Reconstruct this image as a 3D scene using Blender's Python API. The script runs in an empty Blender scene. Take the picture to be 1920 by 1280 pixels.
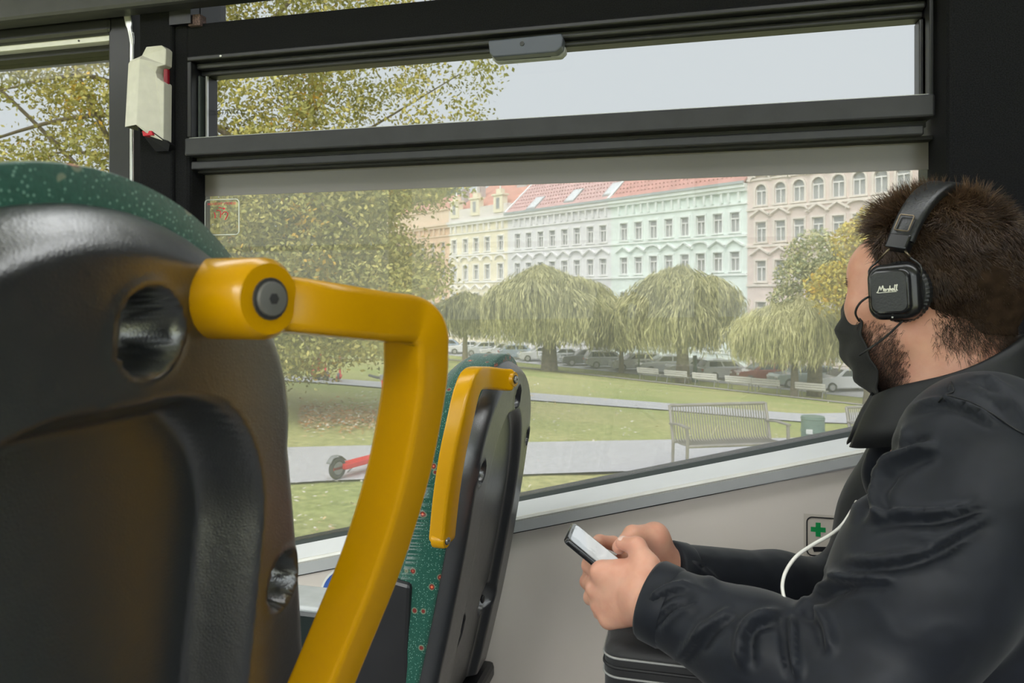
import bpy, bmesh, math, random
import numpy as np
from mathutils import Vector, Matrix

# ------------------------------------------------------------------ camera, world, exposure
YAW = math.radians(14.0)
CS, SN = math.cos(YAW), math.sin(YAW)
FPX, CX, HY = 1400.0, 960.0, 557.0          # focal length in pixels, image centre, horizon row
scene = bpy.context.scene
COL = scene.collection
cam_data = bpy.data.cameras.new('camera')
cam = bpy.data.objects.new('camera', cam_data)
COL.objects.link(cam)
cam_data.sensor_width = 36.0
cam_data.lens = FPX / 1920.0 * 36.0
cam_data.shift_y = -(640.0 - HY) / 1920.0
cam_data.clip_start = 0.02
cam_data.clip_end = 1000
cam.location = (0, 0, 0)
cam.rotation_euler = (math.radians(90), 0, YAW)
cam_data.dof.use_dof = True
cam_data.dof.focus_distance = 1.35
cam_data.dof.aperture_fstop = 13.0
scene.camera = cam

SKY = (0.80, 0.865, 0.89)
world = bpy.data.worlds.new('overcast_sky')
scene.world = world
world.use_nodes = True
wn = world.node_tree.nodes
wl = world.node_tree.links
bg = wn['Background']
tc = wn.new('ShaderNodeTexCoord'); nz = wn.new('ShaderNodeTexNoise')
nz.inputs['Scale'].default_value = 1.6; nz.inputs['Detail'].default_value = 3
rmp = wn.new('ShaderNodeValToRGB')
rmp.color_ramp.elements[0].color = (SKY[0]*.96, SKY[1]*.97, SKY[2]*.98, 1)
rmp.color_ramp.elements[1].color = (SKY[0]*1.03, SKY[1]*1.02, SKY[2]*1.02, 1)
wl.new(tc.outputs['Generated'], nz.inputs['Vector']); wl.new(nz.outputs['Fac'], rmp.inputs['Fac'])
wl.new(rmp.outputs['Color'], bg.inputs['Color'])
bg.inputs['Strength'].default_value = 4.0
sun_d = bpy.data.lights.new('veiled_sun', 'SUN'); sun_d.energy = 13.0; sun_d.angle = math.radians(60); sun_d.color = (1.0, .97, .93)
sun = bpy.data.objects.new('veiled_sun', sun_d); COL.objects.link(sun)
sun.rotation_euler = (math.radians(45), 0, YAW - math.radians(25))     # behind the camera, high, through thin cloud
vs = scene.view_settings
vs.view_transform = 'Standard'; vs.look = 'None'; vs.gamma = 1.0; vs.use_curve_mapping = False
vs.exposure = 0.0
scene.cycles.max_bounces = 8
scene.cycles.transparent_max_bounces = 16
scene.cycles.diffuse_bounces = 4

# ------------------------------------------------------------------ coordinates
def P(px, py, d):
    """point seen at photo pixel (px, py) at depth d in metres (camera at the origin)"""
    u = (px - CX) / FPX
    return Vector((d * (-SN + u * CS), d * (CS + u * SN), (HY - py) / FPX * d))
def DW(px, Y):
    u = (px - CX) / FPX
    return Y / (CS + u * SN)
def PW(px, py, Y):
    return P(px, py, DW(px, Y))
def XW(px, Y):
    return PW(px, HY, Y).x
def proj(v):
    """array (N,3) -> pixel columns, rows, depth"""
    v = np.asarray(v)
    lat = v[:, 0] * CS + v[:, 1] * SN
    d = -v[:, 0] * SN + v[:, 1] * CS
    return CX + FPX * lat / d, HY - FPX * v[:, 2] / d, d
def C2W(xc, d, z):
    return Vector((xc * CS - d * SN, xc * SN + d * CS, z))

# ------------------------------------------------------------------ materials
MATS = {}
def mat(name, color, rough=0.5, metal=0.0, var=0.0, vscale=8.0, bump=0.0, bscale=60.0, spec=0.5,
        color2=None, coat=0.0, sheen=0.0, detail=3.0, sss=0.0, trans=0.0):
    if name in MATS:
        return MATS[name]
    m = bpy.data.materials.new(name)
    m.use_nodes = True
    nt = m.node_tree; n = nt.nodes; l = nt.links
    b = n['Principled BSDF']
    b.inputs['Base Color'].default_value = (*color, 1)
    b.inputs['Roughness'].default_value = rough
    b.inputs['Metallic'].default_value = metal
    b.inputs['Specular IOR Level'].default_value = spec
    b.inputs['Coat Weight'].default_value = coat
    b.inputs['Sheen Weight'].default_value = sheen
    if sss:
        b.inputs['Subsurface Weight'].default_value = sss
        b.inputs['Subsurface Radius'].default_value = (0.02, 0.006, 0.003)
        b.inputs['Subsurface Scale'].default_value = 0.35
    t = n.new('ShaderNodeTexCoord')
    if var or color2:
        x = n.new('ShaderNodeTexNoise'); x.inputs['Scale'].default_value = vscale
        x.inputs['Detail'].default_value = detail
        l.new(t.outputs['Object'], x.inputs['Vector'])
        r = n.new('ShaderNodeValToRGB')
        c2 = color2 if color2 else tuple(min(1, c * (1 + var)) for c in color)
        c1 = color if color2 else tuple(c * (1 - var) for c in color)
        r.color_ramp.elements[0].position = 0.33; r.color_ramp.elements[1].position = 0.67
        r.color_ramp.elements[0].color = (*c1, 1); r.color_ramp.elements[1].color = (*c2, 1)
        l.new(x.outputs['Fac'], r.inputs['Fac']); l.new(r.outputs['Color'], b.inputs['Base Color'])
    if bump:
        y = n.new('ShaderNodeTexNoise'); y.inputs['Scale'].default_value = bscale
        y.inputs['Detail'].default_value = 4
        l.new(t.outputs['Object'], y.inputs['Vector'])
        bp = n.new('ShaderNodeBump'); bp.inputs['Strength'].default_value = bump
        bp.inputs['Distance'].default_value = 0.3 / bscale
        l.new(y.outputs['Fac'], bp.inputs['Height']); l.new(bp.outputs['Normal'], b.inputs['Normal'])
    MATS[name] = m
    return m

def glass_mat(name, tint, refl, veil, dscale=3.0):
    m = bpy.data.materials.new(name); m.use_nodes = True
    nt = m.node_tree; n = nt.nodes; l = nt.links
    n.remove(n['Principled BSDF'])
    out = n['Material Output']
    tr = n.new('ShaderNodeBsdfTransparent'); tr.inputs['Color'].default_value = (*tint, 1)
    gl = n.new('ShaderNodeBsdfGlossy'); gl.inputs['Roughness'].default_value = 0.0
    gl.inputs['Color'].default_value = (1, 1, 1, 1)
    ts = n.new('ShaderNodeBsdfTranslucent'); ts.inputs['Color'].default_value = (.92, .92, .90, 1)  # translucent layer imitating pale reflected haze on the glass
    fr = n.new('ShaderNodeLayerWeight'); fr.inputs['Blend'].default_value = .5
    pw = n.new('ShaderNodeMath'); pw.operation = 'POWER'; pw.inputs[1].default_value = 5
    l.new(fr.outputs['Facing'], pw.inputs[0])
    mul = n.new('ShaderNodeMath'); mul.operation = 'MULTIPLY_ADD'; mul.inputs[1].default_value = .9 * refl
    mul.inputs[2].default_value = .042 * refl
    l.new(pw.outputs[0], mul.inputs[0])
    mx = n.new('ShaderNodeMixShader'); l.new(mul.outputs[0], mx.inputs['Fac'])
    l.new(tr.outputs[0], mx.inputs[1]); l.new(gl.outputs[0], mx.inputs[2])
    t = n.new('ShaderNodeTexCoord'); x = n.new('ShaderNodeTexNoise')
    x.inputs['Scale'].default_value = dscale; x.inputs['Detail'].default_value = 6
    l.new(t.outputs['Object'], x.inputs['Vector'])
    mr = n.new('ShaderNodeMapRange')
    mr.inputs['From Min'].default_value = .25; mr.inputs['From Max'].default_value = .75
    mr.inputs['To Min'].default_value = veil * .8; mr.inputs['To Max'].default_value = veil * 1.2
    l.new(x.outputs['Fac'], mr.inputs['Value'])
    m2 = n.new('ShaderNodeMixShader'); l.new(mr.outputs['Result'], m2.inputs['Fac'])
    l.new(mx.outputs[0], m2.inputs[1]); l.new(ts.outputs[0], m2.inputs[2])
    l.new(m2.outputs[0], out.inputs['Surface'])
    return m

# ------------------------------------------------------------------ mesh helpers
class MB:
    def __init__(self):
        self.v = []; self.f = []; self.n = 0
    def add(self, verts, faces):
        verts = [tuple(x) for x in verts]
        o = self.n
        self.v.extend(verts); self.n += len(verts)
        self.f.extend([tuple(i + o for i in f) for f in faces])
        return self
    def box(self, x0, x1, y0, y1, z0, z1, ax=None):
        v = [(x, y, z) for x in (x0, x1) for y in (y0, y1) for z in (z0, z1)]
        if ax is not None:
            v = [ax @ Vector(p) for p in v]
        return self.add(v, [(0, 1, 3, 2), (4, 6, 7, 5), (0, 4, 5, 1), (2, 3, 7, 6), (0, 2, 6, 4), (1, 5, 7, 3)])
    def hexa(self, p):
        return self.add(p, [(0, 1, 3, 2), (4, 6, 7, 5), (0, 4, 5, 1), (2, 3, 7, 6), (0, 2, 6, 4), (1, 5, 7, 3)])
    def prism(self, poly, vec):
        """flat polygon (list of 3d points) extruded along vec"""
        n = len(poly); vec = Vector(vec)
        v = [Vector(p) for p in poly] + [Vector(p) + vec for p in poly]
        f = [tuple(range(n - 1, -1, -1)), tuple(range(n, 2 * n))]
        f += [(i, (i + 1) % n, n + (i + 1) % n, n + i) for i in range(n)]
        return self.add(v, f)
    def rings(self, rings, cap=True, closed=True):
        n = len(rings[0]); o = []
        for r in rings: o.extend(r)
        f = []
        for k in range(len(rings) - 1):
            for i in range(n if closed else n - 1):
                j = (i + 1) % n
                f.append((k * n + i, k * n + j, (k + 1) * n + j, (k + 1) * n + i))
        if cap:
            f.append(tuple(range(n - 1, -1, -1))); f.append(tuple((len(rings) - 1) * n + i for i in range(n)))
        return self.add(o, f)
    def sweep(self, pts, prof, up=None, scales=None, cap=True, closed=False):
        """profile (list of (a,b)) swept along pts with a parallel-transport frame"""
        pts = [Vector(p) for p in pts]; n = len(pts); rings = []
        T = []
        for i in range(n):
            a = pts[(i - 1) % n] if (closed or i > 0) else pts[i]
            b = pts[(i + 1) % n] if (closed or i < n - 1) else pts[i]
            T.append((b - a).normalized())
        u = Vector(up) if up is not None else (Vector((0, 0, 1)) if abs(T[0].z) < .9 else Vector((1, 0, 0)))
        for i in range(n):
            u = (u - T[i] * u.dot(T[i])).normalized()
            w = T[i].cross(u)
            s = scales[i] if scales is not None else 1.0
            if not isinstance(s, (tuple, list)): s = (s, s)
            rings.append([pts[i] + w * (a * s[0]) + u * (b * s[1]) for a, b in prof])
        if closed: rings.append(rings[0]); cap = False
        return self.rings(rings, cap)
    def tube(self, pts, r, sides=10, cap=True, closed=False, up=None):
        prof = [(math.cos(2 * math.pi * i / sides), math.sin(2 * math.pi * i / sides)) for i in range(sides)]
        rs = r if isinstance(r, (list, tuple, np.ndarray)) else [r] * len(pts)
        return self.sweep(pts, prof, up, [float(x) for x in rs], cap, closed)
    def cyl(self, a, b, r0, r1=None, sides=16):
        return self.tube([a, b], [r0, r0 if r1 is None else r1], sides)
    def ball(self, c, r, seg=14, ring=9, R=None):
        if not isinstance(r, (tuple, list)): r = (r, r, r)
        v = []; f = []
        for i in range(ring + 1):
            th = math.pi * i / ring
            for j in range(seg):
                ph = 2 * math.pi * j / seg
                q = Vector((r[0] * math.sin(th) * math.cos(ph), r[1] * math.sin(th) * math.sin(ph), r[2] * math.cos(th)))
                if R is not None: q = R @ q
                v.append(Vector(c) + q)
        for i in range(ring):
            for j in range(seg):
                k = (j + 1) % seg
                f.append((i * seg + j, (i + 1) * seg + j, (i + 1) * seg + k, i * seg + k))
        return self.add(v, f)
    def obj(self, name, m, parent=None, smooth=False, bevel=0.0, bseg=2, auto=None):
        me = bpy.data.meshes.new(name)
        me.from_pydata([tuple(p) for p in self.v], [], self.f)
        bm = bmesh.new(); bm.from_mesh(me)
        bmesh.ops.remove_doubles(bm, verts=bm.verts, dist=1e-6)
        bmesh.ops.recalc_face_normals(bm, faces=bm.faces)
        bm.to_mesh(me); bm.free()
        return link(name, me, m, parent, smooth, bevel, bseg, auto)

def link(name, me, m, parent=None, smooth=False, bevel=0.0, bseg=2, auto=None):
    if m is not None and len(me.materials) == 0:
        me.materials.append(m)
    if auto is not None:
        bm = bmesh.new(); bm.from_mesh(me)
        for f in bm.faces: f.smooth = True
        for e in bm.edges:
            if len(e.link_faces) == 2 and e.calc_face_angle(0) > math.radians(auto): e.smooth = False
        bm.to_mesh(me); bm.free()
    elif smooth:
        me.polygons.foreach_set('use_smooth', [True] * len(me.polygons))
    o = bpy.data.objects.new(name, me)
    COL.objects.link(o)
    if parent is not None:
        o.parent = parent
        o.matrix_parent_inverse = Matrix.Translation(-parent_loc(parent))
    if bevel:
        md = o.modifiers.new('bevel', 'BEVEL'); md.width = bevel; md.segments = bseg
        md.limit_method = 'ANGLE'; md.angle_limit = math.radians(35)
    return o
def parent_loc(p):
    """world location of a parent that carries only translations"""
    v = Vector(p.location)
    while p.parent is not None:
        v = v + p.matrix_parent_inverse.translation
        p = p.parent
        v = v + Vector(p.location)
    return v
def arr_mesh(name, v, f, mats=None, mi=None, smooth=False):
    """numpy verts (N,3), faces (M,k)"""
    v = np.asarray(v, np.float32); f = np.asarray(f, np.int32)
    me = bpy.data.meshes.new(name)
    k = f.shape[1]
    me.vertices.add(len(v)); me.vertices.foreach_set('co', v.ravel())
    me.loops.add(f.size); me.loops.foreach_set('vertex_index', f.ravel())
    me.polygons.add(len(f)); me.polygons.foreach_set('loop_start', np.arange(len(f), dtype=np.int32) * k)
    for x in (mats or []): me.materials.append(x)
    if mi is not None: me.polygons.foreach_set('material_index', np.asarray(mi, np.int32))
    me.update(calc_edges=True)
    me.polygons.foreach_set('use_smooth', np.full(len(f), smooth))
    me.validate()
    return me
def empty(name, loc=(0, 0, 0)):
    o = bpy.data.objects.new(name, None); COL.objects.link(o); o.location = loc
    o.empty_display_size = .05
    return o
def tag(o, label=None, cat=None, group=None, kind=None):
    if label: o['label'] = label
    if cat: o['category'] = cat
    if group: o['group'] = group
    if kind: o['kind'] = kind
    return o
def thing(name, loc, label, cat, group=None):
    return tag(empty(name, loc), label, cat, group)
def copy_tree(o, parent=None):
    c = o.copy(); COL.objects.link(c)
    if parent is not None: c.parent = parent
    for ch in list(o.children): copy_tree(ch, c)
    return c
def smoothline(pts, n=8):
    """Catmull-Rom through pts"""
    p = [Vector(x) for x in pts]
    p = [p[0] * 2 - p[1]] + p + [p[-1] * 2 - p[-2]]
    out = []
    for i in range(1, len(p) - 2):
        for k in range(n):
            t = k / n
            out.append(0.5 * ((2 * p[i]) + (p[i + 1] - p[i - 1]) * t + (2 * p[i - 1] - 5 * p[i] + 4 * p[i + 1] - p[i + 2]) * t * t
                              + (3 * p[i] - p[i - 1] - 3 * p[i + 1] + p[i + 2]) * t ** 3))
    out.append(p[-2])
    return out
def rrect(w, h, r, n=4):
    out = []
    for cx, cy, a0 in ((w - r, h - r, 0), (-w + r, h - r, 90), (-w + r, -h + r, 180), (w - r, -h + r, 270)):
        for k in range(n + 1):
            a = math.radians(a0 + 90 * k / n)
            out.append((cx + r * math.cos(a), cy + r * math.sin(a)))
    return out
def text_mesh(s, size, m, name, mat4, parent=None, extrude=0.0004, shear=0.0):
    cu = bpy.data.curves.new(name, 'FONT'); cu.body = s; cu.size = size; cu.extrude = extrude
    cu.align_x = 'CENTER'; cu.align_y = 'CENTER'; cu.shear = shear
    o = bpy.data.objects.new(name, cu); COL.objects.link(o)
    dg = bpy.context.evaluated_depsgraph_get(); dg.update()
    me = bpy.data.meshes.new_from_object(o.evaluated_get(dg))
    bpy.data.objects.remove(o)
    me.transform(mat4)
    me.materials.clear()
    return link(name, me, m, parent)

# ------------------------------------------------------------------ signed-distance modelling
class SDF:
    def __init__(self, lo, hi, h):
        self.lo = np.array(lo, float); self.h = h
        self.n = np.ceil((np.array(hi) - self.lo) / h).astype(int) + 1
        self.v = np.full(self.n, 1.0, np.float32)
        self.ax = [self.lo[i] + h * np.arange(self.n[i]) for i in range(3)]
    def _sub(self, blo, bhi, m):
        a = np.maximum(np.floor((np.array(blo) - m - self.lo) / self.h).astype(int), 0)
        b = np.minimum(np.ceil((np.array(bhi) + m - self.lo) / self.h).astype(int) + 1, self.n)
        if np.any(b <= a): return None
        sl = tuple(slice(a[i], b[i]) for i in range(3))
        X = self.ax[0][sl[0]][:, None, None]; Y = self.ax[1][sl[1]][None, :, None]; Z = self.ax[2][sl[2]][None, None, :]
        return sl, X, Y, Z
    def _merge(self, sl, d, k, sub):
        a = self.v[sl]
        if sub:
            d = -d
            hh = np.maximum(k - np.abs(a - d), 0) / k
            self.v[sl] = np.maximum(a, d) + hh * hh * k * .25
        else:
            hh = np.maximum(k - np.abs(a - d), 0) / k
            self.v[sl] = np.minimum(a, d) - hh * hh * k * .25
    def cone(self, a, b, ra, rb, k=.01, sub=False, m=None):
        a = np.array(a, float); b = np.array(b, float); r = max(ra, rb)
        q = self._sub(np.minimum(a, b) - r, np.maximum(a, b) + r, (m or .03) + k)
        if q is None: return
        sl, X, Y, Z = q
        ab = b - a; L = ab @ ab + 1e-12
        t = np.clip(((X - a[0]) * ab[0] + (Y - a[1]) * ab[1] + (Z - a[2]) * ab[2]) / L, 0, 1)
        d = np.sqrt((X - a[0] - t * ab[0]) ** 2 + (Y - a[1] - t * ab[1]) ** 2 + (Z - a[2] - t * ab[2]) ** 2) - (ra + (rb - ra) * t)
        self._merge(sl, d, k, sub)
    def ell(self, c, r, R=None, k=.01, sub=False, m=None):
        """ellipsoid, R = 3x3 with columns = axes"""
        c = np.array(c, float); r = np.array(r, float); rm = r.max()
        q = self._sub(c - rm, c + rm, (m or .03) + k)
        if q is None: return
        sl, X, Y, Z = q
        R = np.eye(3) if R is None else np.array(R)
        dx, dy, dz = X - c[0], Y - c[1], Z - c[2]
        q0 = dx * R[0, 0] + dy * R[1, 0] + dz * R[2, 0]
        q1 = dx * R[0, 1] + dy * R[1, 1] + dz * R[2, 1]
        q2 = dx * R[0, 2] + dy * R[1, 2] + dz * R[2, 2]
        k0 = np.sqrt((q0 / r[0]) ** 2 + (q1 / r[1]) ** 2 + (q2 / r[2]) ** 2)
        k1 = np.sqrt((q0 / r[0] ** 2) ** 2 + (q1 / r[1] ** 2) ** 2 + (q2 / r[2] ** 2) ** 2) + 1e-9
        self._merge(sl, k0 * (k0 - 1) / k1, k, sub)
    def plane_cut(self, p, nrm, blo, bhi):
        """remove everything on the +nrm side of the plane, inside a box"""
        q = self._sub(blo, bhi, 0)
        if q is None: return
        sl, X, Y, Z = q
        d = (X - p[0]) * nrm[0] + (Y - p[1]) * nrm[1] + (Z - p[2]) * nrm[2]
        self.v[sl] = np.maximum(self.v[sl], d)
    def sample(self, p):
        q = np.clip(np.rint((np.asarray(p) - self.lo) / self.h).astype(int), 0, self.n - 1)
        return self.v[q[:, 0], q[:, 1], q[:, 2]]
    def mesh(self, smooth_it=0):
        V = self.v; h = self.h
        s = V < 0
        n = np.array(V.shape) - 1
        cnt = np.zeros(n, np.int8)
        C = [(i, j, k) for i in (0, 1) for j in (0, 1) for k in (0, 1)]
        for i, j, k in C: cnt += s[i:i + n[0], j:j + n[1], k:k + n[2]]
        act = (cnt > 0) & (cnt < 8)
        idx = np.argwhere(act)
        vid = np.full(n, -1, np.int32); vid[act] = np.arange(len(idx))
        vals = np.stack([V[idx[:, 0] + i, idx[:, 1] + j, idx[:, 2] + k] for i, j, k in C], 1)
        acc = np.zeros((len(idx), 3)); num = np.zeros(len(idx))
        for a in range(8):
            for b in range(a + 1, 8):
                if sum(x != y for x, y in zip(C[a], C[b])) != 1: continue
                va, vb = vals[:, a], vals[:, b]
                cr = (va < 0) != (vb < 0)
                t = np.where(cr, va / np.where(cr, va - vb, 1), 0)
                pa, pb = np.array(C[a]), np.array(C[b])
                acc += cr[:, None] * (pa + t[:, None] * (pb - pa)); num += cr
        pos = self.lo + h * (idx + acc / num[:, None])
        F = []
        for ax in range(3):
            o = [1, 2] if ax == 0 else ([2, 0] if ax == 1 else [0, 1])
            sh = list(V.shape); 
            a = [slice(None)] * 3; b = [slice(None)] * 3
            a[ax] = slice(0, sh[ax] - 1); b[ax] = slice(1, sh[ax])
            for q in o: a[q] = slice(1, sh[q] - 1); b[q] = slice(1, sh[q] - 1)
            sa, sb = s[tuple(a)], s[tuple(b)]
            e = np.argwhere(sa != sb)
            flip = sa[e[:, 0], e[:, 1], e[:, 2]]
            for q in o: e[:, q] += 1
            def cell(d0, d1):
                w = e.copy(); w[:, o[0]] -= d0; w[:, o[1]] -= d1
                return vid[w[:, 0], w[:, 1], w[:, 2]]
            quad = np.stack([cell(1, 1), cell(0, 1), cell(0, 0), cell(1, 0)], 1)
            quad[~flip] = quad[~flip][:, ::-1]
            F.append(quad)
        F = np.concatenate(F)
        for _ in range(smooth_it):
            s_ = np.zeros_like(pos); c_ = np.zeros(len(pos))
            for a, b in ((0, 1), (1, 2), (2, 3), (3, 0)):
                np.add.at(s_, F[:, a], pos[F[:, b]]); np.add.at(c_, F[:, a], 1)
                np.add.at(s_, F[:, b], pos[F[:, a]]); np.add.at(c_, F[:, b], 1)
            pos = pos * .5 + .5 * s_ / np.maximum(c_, 1)[:, None]
        return pos, F
def vnormals(v, f):
    a = v[f[:, 2]] - v[f[:, 0]]; b = v[f[:, 3]] - v[f[:, 1]]
    fn = np.cross(a, b); N = np.zeros_like(v)
    for k in range(4): np.add.at(N, f[:, k], fn)
    return N / (np.linalg.norm(N, axis=1)[:, None] + 1e-12)
def vnoise(p, seed=0):
    """cheap smooth pseudo-noise from summed sines, roughly -1..1"""
    r = np.random.RandomState(seed); out = np.zeros(len(p))
    for k in range(7):
        w = r.normal(size=3); w /= np.linalg.norm(w)
        out += np.sin(p @ w * (1 + .35 * k) + r.uniform(0, 6.28)) / (1 + .3 * k)
    return out / 3.2
# ================================================================== the bus
D = 1.58                                   # inner face of the window-side wall
FLOOR, CEIL = -1.22, 0.93
M_fabric = mat('charcoal_felt', (.009, .009, .0105), .95, var=.45, vscale=420, bump=.5, bscale=500, spec=.15)
M_black = mat('black_aluminium', (.010, .010, .012), .38, var=.1, vscale=20)
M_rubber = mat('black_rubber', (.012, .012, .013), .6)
M_rail = mat('dark_anodised_rail', (.042, .042, .047), .33, metal=.25, var=.08, vscale=30)
M_chrome = mat('brushed_chrome', (.62, .62, .60), .3, metal=.8)
M_sill = mat('pale_grey_sill', (.70, .71, .71), .35, var=.03, vscale=10)
M_sill2 = mat('mid_grey_sill_edge', (.40, .41, .41), .45, var=.03, vscale=10)
M_gasket = mat('dark_green_gasket', (.035, .045, .042), .4)
M_beige = mat('beige_wall_panel', (.68, .625, .57), .5, var=.03, vscale=5, bump=.05, bscale=300)
M_print = mat('printed_glass_band', (.165, .15, .135), .25, spec=.8)
M_white = mat('white_plastic', (.72, .71, .66), .4, var=.04, vscale=30)
M_ivory = mat('ivory_plastic', (.62, .60, .53), .45, var=.05, vscale=40)
M_red = mat('red_plastic', (.55, .02, .04), .35)
M_steel = mat('bright_steel', (.72, .72, .70), .4, metal=.45)
M_floor = mat('grey_vinyl_floor', (.10, .10, .105), .6, var=.3, vscale=300)
M_ceil = mat('light_grey_ceiling', (.55, .55, .53), .6, var=.03, vscale=6)
M_dark = mat('dark_grey_panel', (.035, .035, .037), .55, var=.15, vscale=15)
G_main = glass_mat('veiled_window_glass', (.425, .425, .425), .35, .066)  # strong translucent veil stands in for reflections washing out the view
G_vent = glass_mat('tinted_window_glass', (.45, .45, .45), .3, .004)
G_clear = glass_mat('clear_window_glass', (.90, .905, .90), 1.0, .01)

def wbox(x0, x1, z0, z1, y0, y1):
    return MB().box(min(x0, x1), max(x0, x1), y0, y1, z0, z1)
XL, XR = -5.2, 2.6                          # bus ends
# --- window-side wall: lower panel with an inclined top edge, pillars, header
wall = tag(empty('wall_right'), 'window-side bus wall: beige lower panel, charcoal felt pillars and header', kind='structure')
# lines of the inclined sill, as pixel pairs read at columns 600 and 1607
def incl(pa, pb, Y):
    a = PW(600, pa, Y); b = PW(1607, pb, Y)
    k = (b.z - a.z) / (b.x - a.x)
    return lambda x: a.z + (x - a.x) * k
L_gt = incl(1005, 806, 1.615); L_gb = incl(1013, 816, 1.600)
L_le = incl(1041, 845, 1.545); L_rg = incl(1046, 850, 1.538); L_gr = incl(1070, 872, 1.538); L_dk = incl(1074, 876, 1.555)
SX0, SX1 = -3.2, 1.9
def strip(lines):
    """surface through several (Y, line) pairs along X, closed backwards"""
    m = MB(); xs = np.linspace(SX0, SX1, 12)
    rings = [[(x, Y, L(x)) for Y, L in lines] for x in xs]
    return m.rings(rings, cap=True, closed=True)
back = lambda L, dz: (lambda x: L(x) + dz)
strip([(1.66, L_gt), (1.615, L_gt), (1.600, L_gb), (1.60, back(L_gb, -.05)), (1.66, back(L_gb, -.05))]).obj('window_gasket', M_gasket, wall)
sill = tag(strip([(1.66, back(L_gb, -.002)), (1.600, L_gb), (1.545, L_le), (1.545, back(L_le, -.03)), (1.66, back(L_le, -.06))]).obj('trim_1', M_sill), 'pale grey inclined window sill', kind='structure')
strip([(1.56, back(L_le, .001)), (1.541, back(L_le, .001)), (1.538, L_rg), (1.541, back(L_rg, -.004)), (1.56, back(L_rg, -.004))]).obj('sill_bead', M_white, sill)
strip([(1.57, back(L_rg, -.004)), (1.538, back(L_rg, -.004)), (1.538, L_gr), (1.57, L_gr)]).obj('sill_edge', M_sill2, sill)
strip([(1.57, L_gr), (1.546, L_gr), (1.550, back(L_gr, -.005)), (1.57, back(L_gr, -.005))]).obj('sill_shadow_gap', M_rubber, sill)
m = MB(); xs = np.linspace(SX0, SX1, 12)
m.rings([[(x, 1.555, L_gr(x) - .002), (x, 1.60, L_gr(x) - .002), (x, 1.60, FLOOR), (x, 1.555, FLOOR)] for x in xs])
m.obj('lower_panel', M_beige, wall)

z_at = lambda px, py, Y=D: PW(px, py, Y).z
Z_vt, Z_vb = .580, .339                     # vent frame outer top / bottom
Z_gt, Z_gb = .5405, .3845                   # vent glass
Z_ht = .659                                 # header top
Z_sl = .690                                 # slot top
Z_band0, Z_band1 = .2505, .306              # printed band on the big pane
X_p0, X_p1 = XW(262, 1.555), XW(356, 1.57)
X_v0, X_v1 = XW(357, 1.57), XW(1745, 1.57)
X_col = XW(1771, 1.52)
# pillar between the windows (felt), with a slightly raised edge
wbox(X_p0, X_p1 - .035, -.9, CEIL, 1.552, 1.70).obj('pillar_panel', M_fabric, wall, bevel=.006)
wbox(X_p1 - .04, X_v0 + .006, -.9, CEIL, 1.560, 1.626).obj('pillar_edge', M_fabric, wall, bevel=.01)
wbox(X_v0 - .02, X_col + .02, Z_vt - .004, Z_ht, 1.562, 1.69).obj('header_panel', M_fabric, wall, bevel=.004)
# wide felt column beside the seated passenger
wbox(X_col, XR, -.9, CEIL, 1.500, 1.70).obj('column_panel', M_fabric, wall, bevel=.012)
wbox(XW(1762, 1.57), X_col + .005, -.6, .95, 1.54, 1.70).obj('column_seal', M_rubber, wall, bevel=.004)
# cove above the slot window
wbox(XL, XR, Z_sl - .002, CEIL, 1.50, 1.555).obj('ceiling_cove', M_dark, wall, bevel=.01)
wbox(X_v0 - .04, XW(385, 1.60), Z_ht - .004, Z_sl + .02, 1.545, 1.70).obj('cove_bracket', M_black, wall)
wbox(XW(352, 1.55), XW(374, 1.55), Z_ht - .008, Z_ht + .018, 1.552, 1.575).obj('cove_clip', mat('brown_felt', (.12, .075, .07), .9, var=.5, vscale=300), wall)

# --- window_1: left window beyond the pillar
w1 = tag(empty('window_1'), 'left bus window with leafy tree behind', kind='structure')
x_e = XW(223, 1.60)
wbox(x_e, XW(244, 1.565), -.9, CEIL, 1.565, 1.68).obj('window_frame', M_black, w1, bevel=.004)
wbox(XL, x_e + .01, .629, .644, 1.60, 1.68).obj('window_frame', M_rubber, w1)
wbox(XL, XW(228, 1.575), .644, .658, 1.575, 1.66).obj('white_rail', M_white, w1, bevel=.001)
for px in (148, 211):
    c = PW(px, HY, 1.5745); MB().cyl((c.x, 1.5765, .651), (c.x, 1.573, .651), .0025, sides=10).obj('rail_screw', M_dark, w1)
wbox(XL, x_e + .01, .658, CEIL, 1.56, 1.68).obj('roller_blind_box', M_black, w1, bevel=.01)
wbox(XL, XW(246, 1.54), .70, .735, 1.535, 1.57).obj('blind_rail', M_dark, w1, bevel=.008)
# chrome guide with twisted top
cx = XW(247, 1.553)
g = MB()
pts = [(cx - .0005, 1.553, -.5), (cx, 1.553, .55), (cx + .001, 1.553, .62), (cx - .004, 1.55, .66), (cx - .012, 1.55, .70), (cx - .014, 1.55, .725)]
g.sweep(smoothline(pts, 5), rrect(.0042, .003, .002, 2), up=(0, 1, 0), scales=[(1, 1)] * 11 + [(1.3, 1)] * 5 + [(2.2, .7)] * 5 + [(3., .6)] * 5)
g.obj('blind_guide', M_chrome, w1, auto=50)
wbox(XL, x_e + .004, -.9, .632, 1.632, 1.636).obj('pane', G_vent, w1)

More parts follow.
